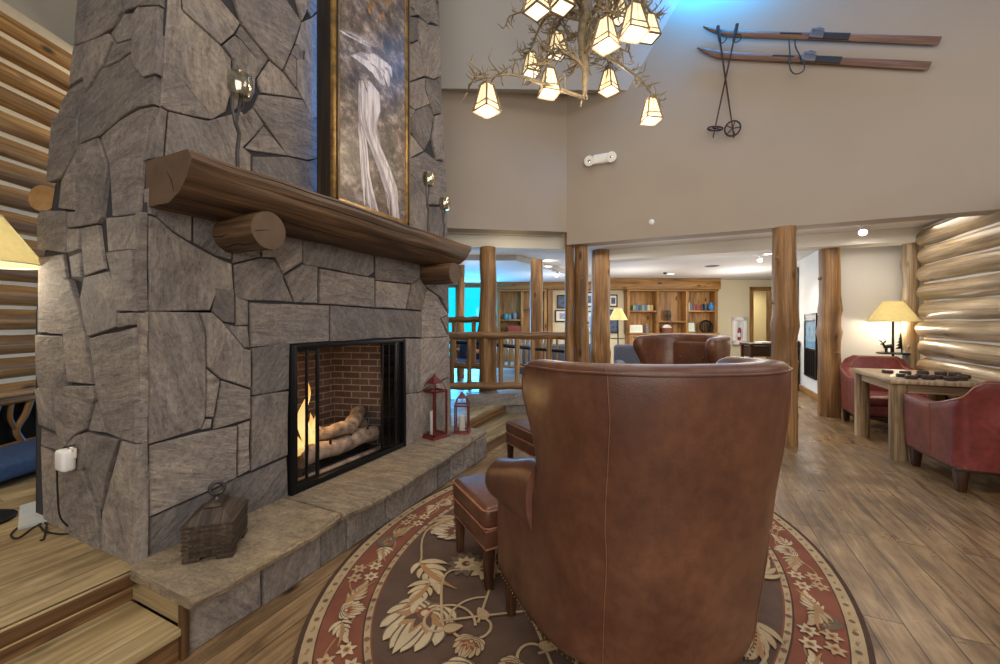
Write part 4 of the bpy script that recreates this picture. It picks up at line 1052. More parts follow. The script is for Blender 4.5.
def wing_chair(loc, rz, label, tufts=True):
    o = thing('wing_chair', label, 'armchair', loc, rz, 'brown leather wing chairs')
    N = 40; rows = []
    for z, a, b, yf, th, rn in LEV:
        out = outline(a, b, yf, N, rn); inn = outline(a-th, b-th*1.25, yf-.012, N, rn)
        mid = lambda p, r, e: ((p[0]+r[0])/2, (p[1]+r[1])/2+e)
        ring = [V((x, y, z)) for x, y in out]+[V((*mid(out[-1], inn[-1], .02), z))]+[V((x, y, z)) for x, y in reversed(inn)]+[V((*mid(out[0], inn[0], .02), z))]
        # the rim sweeps a little higher at the wings' tips
        rows.append([V((p.x, p.y, wing_lift(p.x, p.y, p.z))) for p in ring])
    mb = MB(); vs = mb.grid(rows, 0, cu=True)
    for row, rev in ((vs[0], True), (vs[-1], False)):
        m = len(row)
        for i in range(N-1):
            f = [row[i], row[i+1], row[m-2-(i+1)], row[m-2-i]]
            mb.face(list(reversed(f)) if rev else f)
        mb.face([row[N-1], row[N], row[N+1]]); mb.face([row[-1], row[0], row[m-2]])
    sh = mesh_obj('shell', mb, M['leather'], o, sharp=60)
    sm = sh.modifiers.new('Subdivision', 'SUBSURF'); sm.levels = 1; sm.render_levels = 1
    # seams, welt and nail trim
    def at_x(x, lev, e=.001):
        z, a, b, yf, th, rn = LEV[lev]; P = [p for p in outline(a, b, yf, 241, rn) if p[1] < -.05]
        p = min(P, key=lambda p: abs(p[0]-x)); return V((p[0], p[1]-e, z))
    for x in (-.31, .335):
        mb = MB(); mb.tube([at_x(x*(.86+.14*k/15), k) for k in range(0, 15)], .0018, 6); mesh_obj('seam', mb, M['seam'], o)
    mb = MB(); z, a, b, yf, th, rn = LEV[13]; mb.tube([V((x*1.004, y*1.004, wing_lift(x, y, 1.186))) for x, y in outline(a, b, yf, 60, rn)], .0045, 8); mesh_obj('welt', mb, M['leather'], o)
    mb = MB()
    for x, y in outline(.432, .374, .335, 92, 2.14): mb.ball((x, y, .206), .004, sub=1)
    mesh_obj('nail_trim', mb, M['brass'], o)
    # arms
    for s in (-1, 1):
        mb = MB()
        secs = [(-.05, .392, .662, .070, .152), (.03, .402, .657, .076, .146), (.10, .418, .645, .082, .132), (.18, .440, .630, .087, .116), (.26, .462, .617, .090, .104), (.32, .480, .610, .091, .097), (.345, .484, .608, .081, .086), (.356, .485, .607, .055, .060)]
        rows_ = [[V((s*cx+rh*cos(2*PI*k/24), y, cz+rv*sin(2*PI*k/24))) for k in range(24)] for y, cx, cz, rh, rv in secs]
        v_ = mb.grid(rows_, 0, cu=True); mb.face([mb.v(v.co) for v in v_[-1]]); mb.face([mb.v(v.co) for v in reversed(v_[0])])
        mesh_obj('armrest', mb, M['leather'], o, sharp=60)
    # seat
    mb = MB(); mb.box((0, .13, .30), (.70, .36, .15), bev=.02); mesh_obj('seat_frame', mb, M['leather'], o)
    mb = MB(); mb.box((0, .08, .435), (.68, .54, .15), bev=.05, seg=4); mesh_obj('seat_cushion', mb, M['leather'], o, sharp=80)
    mb = MB(); ib = LEV[9][2]-LEV[9][4]*1.25
    mb.box((0, -ib+.02, .84), (.46, .075, .60), bev=.03, seg=3); bc = mesh_obj('back_cushion', mb, M['leather'], o, sharp=80)
    if tufts:
        for x in (-.13, .13):
            for z in (.72, .98):
                mb = MB(); mb.ball((x, -ib+.06, z), .014, sc=(1, .5, 1)); mesh_obj('button', mb, M['leather'], bc)
    for x, y, w in ((-.455, .29, .055), (.455, .29, .055), (-.20, -.21, .05), (.20, -.21, .05)):
        mb = MB(); mb.taper((x, y, 0), (w*.68, w*.68), (w, w), .215, bev=.004); mesh_obj('leg', mb, M['darkwood'], o)
    return o
WC = C(.545, 1.64, .0135); WR = heading(-.156, .988)
wc = wing_chair(WC, WR, 'brown leather wing chair in the foreground seen from behind')
W2 = C(1.66, 3.92, .0135); wc2 = dup(wc, W2, heading(-.88, -.47), 'second brown leather wing chair beyond the foreground one, turned to face the fireplace')
def ottoman(loc, rz, label):
    o = thing('ottoman', label, 'ottoman', loc, rz, 'brown leather ottomans')
    w, d = .66, .46
    mb = MB(); mb.box((0, 0, .262), (w-.02, d-.02, .10), bev=.01); fr = mesh_obj('frame', mb, M['leather'], o)
    mb = MB(); mb.box((0, 0, .365), (w, d, .115), bev=.035, seg=4)
    cu = mesh_obj('cushion', mb, M['leather'], o, sharp=80)
    mb = MB()
    for z, e in ((.405, .002), (.318, .001)):
        P = []
        for cx, cy, a0 in ((1, 1, 0), (-1, 1, PI/2), (-1, -1, PI), (1, -1, 1.5*PI)):
            for k in range(5): a = a0+PI/2*k/4; P.append(V((cx*(w/2-.04)+cos(a)*(.04+e-.004), cy*(d/2-.04)+sin(a)*(.04+e-.004), z)))
        mb.tube(P, .005, 8, closed=True)
    mesh_obj('welt', mb, M['welt'], cu)
    mb = MB()
    for z in (.305, .216):
        P = [V((sx*(w/2-.009), sy*(d/2-.009), z)) for sx, sy in ((1, 1), (-1, 1), (-1, -1), (1, -1))]; mb.tube(P, .005, 6, closed=True)
    mesh_obj('band', mb, M['welt'], fr)
    for x in (-1, 1):
        for y in (-1, 1):
            mb = MB(); mb.taper((x*(w/2-.04), y*(d/2-.04), 0), (.034, .034), (.052, .052), .22, bev=.004); mesh_obj('leg', mb, M['darkwood'], o)
    return o
# near left edge of the ottoman runs between two measured feet
f0, f1 = C(-.245, 2.385), C(-.045, 2.005); hd = (f0-f1).normalized(); rg = V((hd.y, -hd.x, 0))
OT = (f0+f1)/2+rg*.29+UP*.0135
ot = ottoman(OT, atan2(-hd.x, hd.y), 'brown leather ottoman pushed up in front of the foreground wing chair')
dup(ot, C(.40, 3.60, .0135), heading(-.88, -.47)+PI/2*0, 'farther brown leather ottoman with blue sheen, between the hearth and the wing chair back')

# ================================================================== OVAL RUG
RC = V((-.558, 2.435, 0)); RA, RB, RT_ = 1.275, 1.68, radians(-9)
def m_pile(name, c, var=.14):
    t = NT(name); v = t.coord('Object'); n = t.noise(v, 9, 5); n2 = t.noise(v, 260, 3)
    cc = t.ramp(n, [(.3, k3(c, 1-var)), (.7, k3(c, 1+var))]); t.color(t.mix(cc, t.ramp(n2, [(.3, (.62, .62, .62, 1)), (.6, (1.05, 1.05, 1.05, 1))]), .7, 'MULTIPLY'))
    t.rough(.95); t.b.inputs['Specular IOR Level'].default_value = .1; t.bump(n2, .5, .004); return t.m
RM = [m_pile('rug_brown', srgb(98, 78, 66)), m_pile('rug_cream', srgb(180, 156, 120)), m_pile('rug_rust', srgb(132, 82, 64)), m_pile('rug_tan', srgb(168, 130, 92)),
      m_pile('rug_olive', srgb(116, 100, 82)), m_pile('rug_ivory', srgb(198, 178, 144)), m_pile('rug_dark', srgb(84, 64, 54))]
BR, CR, RU, TA, OL, IV, DK = range(7)
mb = MB()
def ell(o, a): return ((RA-o)*cos(a), (RB-o)*sin(a))
def annulus(o0, o1, z, m, n=120):
    mb.grid([[V((*ell(o0, 2*PI*k/n), z)) for k in range(n)], [V((*ell(o1, 2*PI*k/n), z)) for k in range(n)]], m, cu=True)
n = 120
mb.solid(([V((*ell(0, 2*PI*k/n), 0)) for k in range(n)], [V((*ell(0, 2*PI*k/n), .011)) for k in range(n)]), DK)
ZR = [.0112]
def zz(): ZR[0] += .0000035; return ZR[0]
annulus(.022, .30, .0114, CR); annulus(.078, .262, .0118, RU); annulus(.074, .080, .01185, DK); annulus(.262, .270, .01186, DK); annulus(.296, .303, .0119, RU)
mb.poly([V((*ell(.30, 2*PI*k/n), .0116)) for k in range(n)], BR)
ZR[0] = .0122
def leaf(x, y, ang, L, w, m, curl=0.0, hook=0.0, edge=None):
    """pointed leaf along a curling spine"""
    def mk(k, sc, mm):
        a = ang; px, py = x, y; P = []; n = 12; z = zz()
        rows = []
        for i in range(n+1):
            t = i/n; ww = w*sc*(sin(PI*min(1, t**.7))**.8)*(1+hook*sin(t*9)); nx, ny = -sin(a), cos(a)
            rows.append([V((px+nx*ww, py+ny*ww, z)), V((px-nx*ww, py-ny*ww, z))])
            a += curl/n; px += cos(a)*L/n; py += sin(a)*L/n
        mb.grid(rows, mm)
    if edge is not None: mk(0, 1.35, edge)
    mk(0, 1.0, m)
def disc(x, y, r, m, n=12):
    z = zz(); mb.poly([V((x+r*cos(2*PI*k/n), y+r*sin(2*PI*k/n), z)) for k in range(n)], m)
def stem(P, w, m):
    P = smooth([V((*p, 0)) for p in P], 8); z = zz(); rows = []
    for i, p in enumerate(P):
        d = (P[min(i+1, len(P)-1)]-P[max(i-1, 0)]).normalized(); nn = V((-d.y, d.x, 0))*w; rows.append([V((p.x+nn.x, p.y+nn.y, z)), V((p.x-nn.x, p.y-nn.y, z))])
    mb.grid(rows, m)
def flower(x, y, r, k, ang, m, c1=TA, c2=DK):
    for i in range(k): leaf(x, y, ang+2*PI*i/k, r, r*.26, m, edge=None)
    disc(x, y, r*.36, c1); disc(x, y, r*.2, c2)
def palmette(x, y, ang, s, m=IV, m2=TA, core=BR, edge=OL):
    for sg in (-1, 1):
        for i, (da, L, w, cu) in enumerate(((2.6, .8, .17, -1.8), (2.0, .9, .18, -1.5), (1.4, 1.0, .19, -1.2), (.85, 1.05, .19, -.9), (.38, 1.08, .17, -.5))):
            leaf(x, y, ang+sg*da, s*L, s*w, m, curl=sg*cu, hook=.18, edge=edge)
    leaf(x, y, ang, s*1.15, s*.15, m, edge=edge)
    for da in (-1.2, -.6, 0, .6, 1.2): leaf(x, y, ang+da, s*.62, s*.11, m2)
    for da in (-.8, 0, .8): leaf(x, y, ang+da, s*.45, s*.09, core)
    disc(x, y, s*.17, RU); disc(x, y, s*.09, m)
def spray(x, y, ang, s, m=IV, sg=1):
    for i in range(6): t = i/5; leaf(x+cos(ang)*s*t*.8, y+sin(ang)*s*t*.8, ang+sg*(1.5-1.1*t), s*(.62-.25*t), s*.075, m, curl=-sg*1.0, edge=TA if i % 2 else OL)
    for i in range(4): t = i/4; leaf(x+cos(ang)*s*t*.8, y+sin(ang)*s*t*.8, ang-sg*(1.2-.8*t), s*(.42-.18*t), s*.06, m, curl=sg*.8)
    leaf(x, y, ang, s*1.25, s*.07, TA, curl=sg*.5)
# guard bands: small alternating dots and hooks
def arc_angles(o, step):
    A = []; a = 0.0
    while a < 2*PI-.001:
        A.append(a); a += step/sqrt(((RA-o)*sin(a))**2+((RB-o)*cos(a))**2)
    return A
for o in (.050, .283):
    for i, a in enumerate(arc_angles(o, .062)):
        x, y = ell(o, a); th = atan2((RB-o)*cos(a), -(RA-o)*sin(a))
        if i % 2: disc(x, y, .013, OL, 8); disc(x, y, .006, RU, 6)
        else: leaf(x-cos(th)*.018, y-sin(th)*.018, th+.5, .034, .005, OL, curl=-1.6); leaf(x+cos(th)*.014, y+sin(th)*.014, th+3.6, .03, .004, TA, curl=-1.2)
# rust border: palmettes, sprays and small blossoms on a wavy vine
AA = arc_angles(.17, .052); vine = []
for i, a in enumerate(AA): vine.append(ell(.17+.055*sin(i*.62), a))
stem(vine+[vine[0]], .0035, TA)
AB = arc_angles(.17, .15)
for i, a in enumerate(AB):
    x, y = ell(.17, a); th = atan2((RB)*cos(a), -(RA)*sin(a)); k = i % 4
    if k == 0: palmette(x, y, th+PI*.5*(1 if i % 8 else -1), .078, IV if i % 8 else OL, TA, RU, OL)
    elif k == 1: spray(x-cos(th)*.08, y-sin(th)*.08, th+.25, .125, IV, 1 if i % 8 < 4 else -1)
    elif k == 2:
        for dx, dy in ((-.05, .035), (.04, .045), (-.02, -.045), (.06, -.035)):
            flower(x+cos(th)*dx-sin(th)*dy, y+sin(th)*dx+cos(th)*dy, .042, 6, th+dx*9, IV if dy > 0 else CR, TA, RU)
    else: spray(x+cos(th)*.07, y+sin(th)*.07, th+PI-.3, .13, CR, -1 if i % 8 < 4 else 1); leaf(x+cos(th)*.04, y+sin(th)*.04, th, .08, .02, TA)
# brown field: large scrolling palmettes, mirrored about both axes, with filler sprays
def R2(p): d = V((p.x, p.y, 0))-RC; return (d.x*cos(-RT_)-d.y*sin(-RT_), d.x*sin(-RT_)+d.y*cos(-RT_))
def spiral(x, y, r, a0, turns, sg, w=.006, m=CR):
    P = []
    for k in range(20):
        t = k/19; rr = r*(1-.75*t); a = a0+sg*2*PI*turns*t; P.append((x+rr*cos(a), y+rr*sin(a)))
    stem(P, w, m); leaf(P[-1][0], P[-1][1], a0+sg*2*PI*turns+sg*1.6, .09, .025, CR, edge=RU)
spots = [(R2(onZ(425, 617, 0)), .215, .6), ]
for (x, y), s, a in spots:
    for sx in (1, -1):
        for sy in (1, -1):
            th = atan2(y*sy, x*sx)+sx*sy*(.6)
            palmette(x*sx, y*sy, th, s)
fx, fy_ = R2(onZ(466, 567, 0)); bx_, by_ = R2(onZ(420, 566, 0)); cx_, cy_ = R2(onZ(478, 627, 0)); ex, ey = R2(onZ(455, 520, 0))
for sx in (1, -1):
    for sy in (1, -1):
        m_ = sx*sy
        flower(fx*sx, fy_*sy, .115, 11, .3, OL, TA, RU); flower(fx*sx, fy_*sy, .07, 9, .1, IV, RU, DK)
        spray(bx_*sx, by_*sy, atan2(by_*sy, bx_*sx)+m_*1.9, .26, IV, m_); spray(ex*sx, ey*sy, atan2(ey*sy, ex*sx)+m_*1.4, .22, CR, -m_)
        spiral(cx_*sx, cy_*sy, .17, m_*2.0 if sx > 0 else PI-m_*-2.0, .85, m_)
        palmette((cx_+.04)*sx, (cy_-.10)*sy, atan2(-sy, .2*sx), .085, CR, RU, TA, OL)
        spiral(.28*sx, .98*sy, .15, .5, .8, m_); palmette(.02*sx, 1.12*sy, PI/2*sy, .15)
        spray(.52*sx, .80*sy, 1.2*sy, .2, IV, -m_); flower(.35*sx, .55*sy, .1, 9, .2, CR, RU, DK)
        spiral(.62*sx, .12*sy, .14, 1.0, .8, -m_); palmette(.74*sx, .34*sy, .4*sy if sx > 0 else PI-.4*sy, .14, IV, RU)
        spray(.30*sx, .20*sy, .9*sy if sx > 0 else PI-.9*sy, .2, CR, m_)
        stem([(fx*sx, fy_*sy), (fx*.8*sx+.05, fy_*.9*sy), (cx_*sx, cy_*sy)], .006, CR); stem([(bx_*sx, by_*sy), (ex*sx, ey*sy), (.3*sx, .98*sy)], .006, CR)
        stem([(.28*sx, .98*sy), (.5*sx, .7*sy), (.35*sx, .5*sy), (.6*sx, .1*sy)], .006, CR)
palmette(0, 0, PI/2, .22, IV, RU); palmette(0, 0, -PI/2, .22, IV, RU)
rug = mesh_obj('oval_rug', mb, RM, recalc=False)
# painted pattern faces all look up
for p in rug.data.polygons: pass
bm_ = bmesh.new(); bm_.from_mesh(rug.data)
for f in bm_.faces:
    f.normal_update(); f.smooth = False
    if all(abs(v.co.z-f.verts[0].co.z) < 1e-5 for v in f.verts) and f.verts[0].co.z > .005 and f.normal.z < 0: f.normal_flip()
bm_.to_mesh(rug.data); bm_.free()
rug.location = RC; rug.rotation_euler = (0, 0, RT_)
tag(rug, 'oval brown and rust floral rug with cream bands lying under the wing chairs', 'rug')

# ================================================================== CHANDELIER
CH = atD(584, 40, 3.2); CH.z = 0
ch = thing('branch_chandelier', 'twig and branch chandelier hung with glowing glass lantern shades', 'chandelier', (CH.x, CH.y, 3.15))
LN = [(487, 98, 2.8), (531, 64, 3.7), (549, 82, 3.1), (557, 44, 3.45), (609, 81, 3.65), (651, 110, 3.45), (606, 33, 2.75), (634, 20, 2.6), (649, 27, 3.4), (537, -2, 2.75), (562, -5, 2.95), (618, 8, 3.5), (575, -55, 3.5), (520, -50, 3.3), (650, -60, 3.2)]
mb = MB()
def twigs(P, dens, L, r, depth=0):
    for i in range(1, len(P)):
        if rnd.random() < dens:
            d = (P[i]-P[i-1]).normalized(); s = V((rnd.uniform(-1, 1), rnd.uniform(-1, 1), rnd.uniform(-.5, 1.0))); s = (s-d*s.dot(d)*.6).normalized()
            ln = L*rnd.uniform(.5, 1.2); q = [P[i].copy()]; k = 3; dd = (s+d*.6).normalized()
            for j in range(k): dd = (dd+V((rnd.uniform(-.4, .4), rnd.uniform(-.4, .4), rnd.uniform(-.2, .35)))).normalized(); q.append(q[-1]+dd*ln/k)
            mb.tube(q, [r, r*.8, r*.6, r*.3], 5, cap=False)
            if depth < 1: twigs(q, .5, L*.6, r*.7, 1)
trunk = [V((CH.x+.012*sin(k*1.7), CH.y+.012*cos(k*1.3), 3.17+.14*k)) for k in range(18)]
mb.tube(trunk, [.02, .03, .034]+[.046+.005*sin(k) for k in range(12)]+[.03, .028, .026, .022], 12, jit=.3, jf=6)
mb.tube([trunk[0], trunk[0]+V((-.02, 0, -.05)), trunk[0]+V((-.03, .01, -.1))], [.014, .009, .003], 7); mb.tube([trunk[0], trunk[0]+V((.02, .01, -.045)), trunk[0]+V((.015, .0, -.06))], [.014, .008, .003], 7)
lan = []
for i, (px, py, d) in enumerate(LN):
    c = atD(px, py, d); lan.append(c)
    top = c+UP*.125; z0 = min(4.3, max(3.12, top.z+rnd.uniform(-.05, .25))); st = V((CH.x, CH.y, z0))
    m1 = st.lerp(top, .35)+UP*rnd.uniform(.02, .10)+V((rnd.uniform(-.05, .05), rnd.uniform(-.05, .05), 0)); m2 = st.lerp(top, .75)+UP*rnd.uniform(.06, .13)
    P = smooth([st, m1, m2, top+UP*.02, top+(top-st).normalized()*.09+UP*.0], 5)
    n_ = len(P); mb.tube(P, [.016-.009*k/n_ for k in range(n_)], 8, jit=.25, jf=9)
    twigs(P[2:], 1.0, .12, .0075); twigs(P[3:], .8, .10, .007)
    mb.tube([top+UP*.03, top-UP*.03], .004, 6)
for k in range(26):
    a = 2*PI*k/13+rnd.uniform(-.15, .15); z0 = rnd.uniform(3.25, 4.1); L = rnd.uniform(.3, .66)
    st = V((CH.x, CH.y, z0)); P = smooth([st, st+V((cos(a)*L*.4, sin(a)*L*.4, .06)), st+V((cos(a+.25)*L*.8, sin(a+.25)*L*.8, rnd.uniform(-.05, .16))), st+V((cos(a+.1)*L, sin(a+.1)*L, rnd.uniform(-.08, .2)))], 5)
    mb.tube(P, [.014-.010*j/len(P) for j in range(len(P))], 7, jit=.3, jf=9); twigs(P[2:], .9, .12, .0075)
mesh_obj('branches', mb, M['branch'], ch, world=True, sharp=60)
def lantern_shade(c, rz):
    w0, w1, h = .062, .135, .185
    mb = MB(); T = Matrix.Translation(c) @ Matrix.Rotation(rz, 4, 'Z')
    cr = lambda w, z: [T @ V((x*w/2, y*w/2, z)) for x, y in ((-1, -1), (1, -1), (1, 1), (-1, 1))]
    b_, t_ = cr(w1, -h/2), cr(w0, h/2)
    mid = cr(w0+(w1-w0)*.74, -h/2+h*.26)
    for i in range(4):
        mb.bar(b_[i], t_[i], .011, .011); mb.bar(b_[i], b_[(i+1) % 4], .011, .011); mb.bar(mid[i], mid[(i+1) % 4], .004, .004); mb.bar(t_[i], t_[(i+1) % 4], .008, .010)
    mb.solid((cr(w0*1.12, h/2), cr(w0*.5, h/2+.022)))
    o = mesh_obj('lantern_shade', mb, M['lframe'], ch, world=True)
    mb = MB(); bi, ti = cr(w1-.008, -h/2+.002), cr(w0-.008, h/2)
    for i in range(4): mb.face([mb.v(bi[i]), mb.v(bi[(i+1) % 4]), mb.v(ti[(i+1) % 4]), mb.v(ti[i])], 0)
    mb.face([mb.v(p) for p in reversed(bi)], 1)
    # twig drawing leaded onto each pane
    for i in range(4):
        A, B2, Tt, Tl = b_[i], b_[(i+1) % 4], t_[(i+1) % 4], t_[i]
        f = lambda u, v: (A.lerp(B2, u)).lerp(Tl.lerp(Tt, u), v)
        mb.tube([f(0, .30), f(.3, .27), f(.7, .29), f(1, .30)], .0016, 4, 2, cap=False); mb.tube([f(.5, .28), f(.48, .55), f(.52, .95)], .0014, 4, 2, cap=False)
    mesh_obj('lantern_glass', mb, [M['lglass'], M['lglassb'], M['lmotif']], o, world=True)
for c, rz in zip(lan, (45, 20, 15, 18, 42, 8, 42, 14, 12, 40, 30, 25, 10, 33, 50)): lantern_shade(c, YAW+radians(rz))

# ================================================================== ON THE TALL WALL
YW = 5.35
def wy(px, py, off=.03): return onY(px, py, YW-off)
def ski(tip, tail, label):
    a, b = wy(*tip), wy(*tail); o = thing('wooden_ski', label, 'ski', (a+b)/2, 0, 'old wooden skis on the wall')
    d = (b-a); d.y = 0; L = d.length; d.normalize(); n_ = V((0, -1, 0)); u = V((-d.z, 0, d.x)) if d.x > 0 else V((d.z, 0, -d.x))
    mb = MB(); rows = []; N = 40
    for i in range(N+1):
        t = i/N; w = .039 if t > .10 else .004+.035*(t/.10)**.75
        w *= 1.0-.10*sin(PI*min(1, t*1.1)); lift = .07*max(0, 1-t/.16)**1.6
        th = .012+.010*sin(PI*t)
        c = a+d*(L*t)+u*lift+n_*(0)
        rows.append([c+u*w+n_*th*.5, c+u*w*.5+n_*th, c-u*w*.5+n_*th, c-u*w+n_*th*.5, c-u*w-n_*th*.5, c+u*w-n_*th*.5])
    vs = mb.grid(rows, 0, cu=True, uvs=lambda i, j: (j*.03, i/N*L)); mb.face(list(reversed(vs[0]))); mb.face(vs[-1])
    mesh_obj('blade', mb, M['ski'], o, world=True, sharp=40)
    Mx = Matrix((d, n_, u)).transposed().to_4x4()
    mb = MB(); c = a+d*L*.607+n_*.024; mb.box(c, (L*.115, .012, .066), M=Mx, bev=.003); mesh_obj('heel_pad', mb, M['skiblk'], o, world=True)
    mb = MB(); c = a+d*L*.53+n_*.034; mb.box(c, (.13, .03, .07), M=Mx, bev=.008); mb.box(c+u*.048, (.09, .034, .03), M=Mx, bev=.008); mb.box(c-d*.05+u*.014, (.03, .04, .085), M=Mx, bev=.006)
    mb.tube([c-d*.05+u*.055, c+u*.075, c+d*.05+u*.055], .006, 6); mesh_obj('binding', mb, M['bind'], o, world=True)
    mb = MB(); mb.box(a+d*L*.42+n_*.022+u*.014, (L*.095, .012, .014), M=Mx, bev=.003); mesh_obj('toe_strap', mb, M['skiblk'], o, world=True)
ski((701, 33), (940, 41), 'upper of two old wooden skis mounted on the tall painted wall')
ski((695, 54), (930, 66), 'lower wooden ski on the tall wall, with a strap loop hanging in front')
mb = MB(); mb.tube(smooth([wy(789, 40, .07), wy(790, 55, .075), wy(790, 68, .09), wy(795, 74, .095), wy(803, 71, .09), wy(804, 64, .08), wy(796, 48, .075), wy(795, 40, .07)], 5), .0065, 7)
solo('leather_strap', mb, M['skiblk'], 'dark strap hanging in a loop across both wooden skis', 'strap')
def pole(top, tip, basket_px, label, off, tilt):
    a, b = wy(*top, off), wy(*tip, off-.01); o = thing('ski_pole', label, 'ski pole', b, 0, 'crossed ski poles on the wall')
    d = (b-a).normalized(); mb = MB(); mb.tube([a, a.lerp(b, .5), b], [.010, .009, .006], 8); mesh_obj('shaft', mb, M['darkwood'], o, world=True)
    mb = MB(); mb.tube([a-d*.01, a+d*.06, a+d*.17], [.018, .02, .015], 10); mb.ring(a+d*.15+V((.03, -.0, 0)), .04, .006, (.3, 1, .2), 16, 6); mesh_obj('grip', mb, M['skiblk'], o, world=True)
    mb = MB(); c = a.lerp(b, .915); ax = (d+V(tilt)).normalized(); mb.ring(c, .078, .009, ax, 26, 8)
    q_ = ax.to_track_quat('Z', 'Y')
    for k in range(5):
        e_ = q_ @ V((cos(k*2*PI/5)*.076, sin(k*2*PI/5)*.076, 0)); mb.tube([c, c+e_], .006, 6)
    mesh_obj('basket', mb, M['darkwood'], o, world=True)
pole((718, 27), (734, 138), None, 'ski pole crossing from upper left to lower right with its basket facing out', .085, (-.4, -2.6, 0))
pole((737, 25), (713, 138), None, 'ski pole crossing from upper right to lower left with its basket seen edge-on', .11, (0, .10, 0))
em = thing('emergency_light', 'white twin-headed emergency light high on the painted wall', 'emergency light', wy(601, 164, .04))
mb = MB(); c = wy(601, 159, .035); mb.box(c, (.20, .07, .12), bev=.02, seg=3); mesh_obj('housing', mb, M['whiteplastic'], em, world=True)
for px, py in ((589.5, 161), (611.5, 157)):
    p = wy(px, py, .075); mb = MB(); q_ = V((0, -1, -.25)).to_track_quat('Z', 'Y').to_matrix().to_4x4()
    mb.lathe([(.0, -.05), (.05, -.045), (.062, 0), (.066, .02), (.06, .022)], p, 20, 0, q_); hd_ = mesh_obj('lamp_head', mb, M['whiteplastic'], em, world=True)
    mb = MB(); mb.lathe([(.0, .012), (.055, .018), (.0, .024)], p, 18, 0, q_); mesh_obj('lens', mb, M['chrome'], hd_, world=True)
mb = MB(); p = wy(651.5, 222, 0); q_ = V((0, -1, 0)).to_track_quat('Z', 'Y').to_matrix().to_4x4()
mb.lathe([(0, 0), (.034, 0), (.034, .004), (.022, .010), (.009, .014), (.007, .035), (.016, .038), (.016, .041), (0, .042)], p, 20, 0, q_); solo('sprinkler_head', mb, M['whiteplastic'], 'small round white sprinkler head low on the tall wall above the lounge opening', 'sprinkler')
mb = MB(); mb.box((.42, 5.33, 5.42), (1.0, .03, .02)); solo('cove_light', mb, M['led'], 'blue cove light strip along the top of the tall painted wall', 'light strip')

# ================================================================== LOG POSTS AND RAILS
def post(px, d, z0, z1, r, label, knots=3, mat='log'):
    b = C(lat_of(px, d), d, z0); mb = MB(); n = 22; so = rnd.random()*30
    K = [(rnd.uniform(.15, .9), rnd.uniform(.06, .14)) for _ in range(knots)]
    pth = []; rad = []
    for k in range(n+1):
        t = k/n; rr = r*(1.06-.10*t)*(1+.05*mnoise.noise(V((t*5, so, 0))))
        for kt, ka in K: rr *= 1+ka*math.exp(-((t-kt)/.035)**2)
        pth.append(b+V((.02*mnoise.noise(V((t*3, so, 5))), .02*mnoise.noise(V((t*3, so, 7))), (z1-z0)*t))); rad.append(rr)
    mb.tube(pth, rad, 20, 0, jit=.08, capmat=1, jf=3.0)
    for k in range(4):
        t = rnd.uniform(.1, .9); a = rnd.uniform(0, 6.3); mb.ball(b+V((cos(a)*r*.9, sin(a)*r*.9, (z1-z0)*t)), r*.25, sub=1)
    return solo('log_post', mb, [M[mat], M['logend']], label, 'log post', 'peeled log posts')
post(488, 5.72, .25, 2.40, .118, 'thick log post rising behind the rail just right of the mantel end')
post(536.5, 7.3, .25, 2.47, .112, 'log post standing well behind the rail in front of the left bookcase')
post(569.6, 5.56, .0, 2.575, .062, 'slim split log post at the left of the tight pair under the wall corner', 1)
post(581.3, 5.58, .0, 2.40, .098, 'thicker log post at the right of the tight pair under the wall corner')
post(600.5, 6.95, .0, 2.57, .158, 'knotty log post with a pale flank just right of the tight pair', 4)
post(784.5, 4.5, .0, 2.40, .118, 'tall log post standing right of the foreground wing chair back', 2)
post(829.5, 5.82, .0, 2.40, .128, 'log post at the plaster corner between the far counter and the game table', 4)
post(911, 5.42, .0, 2.575, .082, 'slender log post in the corner behind the lamp by the right log wall', 3, 'logpale')
post(461, 8.0, .25, 2.57, .07, 'thin log post far back between the two blue windows', 2)

def rail_line(name, A, B, zt, zb, rt, rb, n, rbal, label, skip=(), ts=None, group=None, mat='log', balmat=None, z_end=None):
    o = thing(name, label, 'railing', V(((A.x+B.x)/2, (A.y+B.y)/2, zb)), 0, group)
    for z, r, nm in ((zt, rt, 'top_rail'), (zb, rb, 'bottom_rail')):
        mb = MB(); pth = [A.lerp(B, k/14)+UP*(z+.006*sin(k*1.7)) for k in range(15)]; mb.tube(pth, [r*(1+.05*sin(k*2.3)) for k in range(15)], 14, 0, jit=.06, capmat=1)
        mesh_obj(nm, mb, [M[mat], M['logend']], o, world=True)
    for k in range(n):
        t = ts[k] if ts else (k+.5)/n
        if k in skip: continue
        p = A.lerp(B, t); mb = MB(); mb.tube([p+UP*(zb+(zt-zb)*j/6) for j in range(7)], [rbal*(1+.08*sin(j*2+k)) for j in range(7)], 10, 0, jit=.08)
        mesh_obj('baluster', mb, M[balmat or mat], o, world=True)
    return o
rail_line('log_railing', C(lat_of(436, 5.45), 5.45), C(lat_of(565, 5.50), 5.50), 1.166, .49, .052, .052, 7, .032, 'log railing with round balusters between the chimney and the paired posts', ts=[(p-436)/129 for p in (452, 469, 485, 500.5, 517, 532.5, 549)])
rail_line('log_railing', C(lat_of(425, 6.3), 6.3), C(lat_of(484, 6.0), 6.0), 1.385, .69, .045, .045, 3, .034, 'shorter log railing seen behind the first, running left from the thick post')
rail_line('far_railing', C(lat_of(478, 8.6), 8.6), C(lat_of(560, 8.2), 8.2), 1.08, .42, .03, .03, 14, .026, 'pale distant railing of slender upright poles beyond the log railing', mat='logpale')
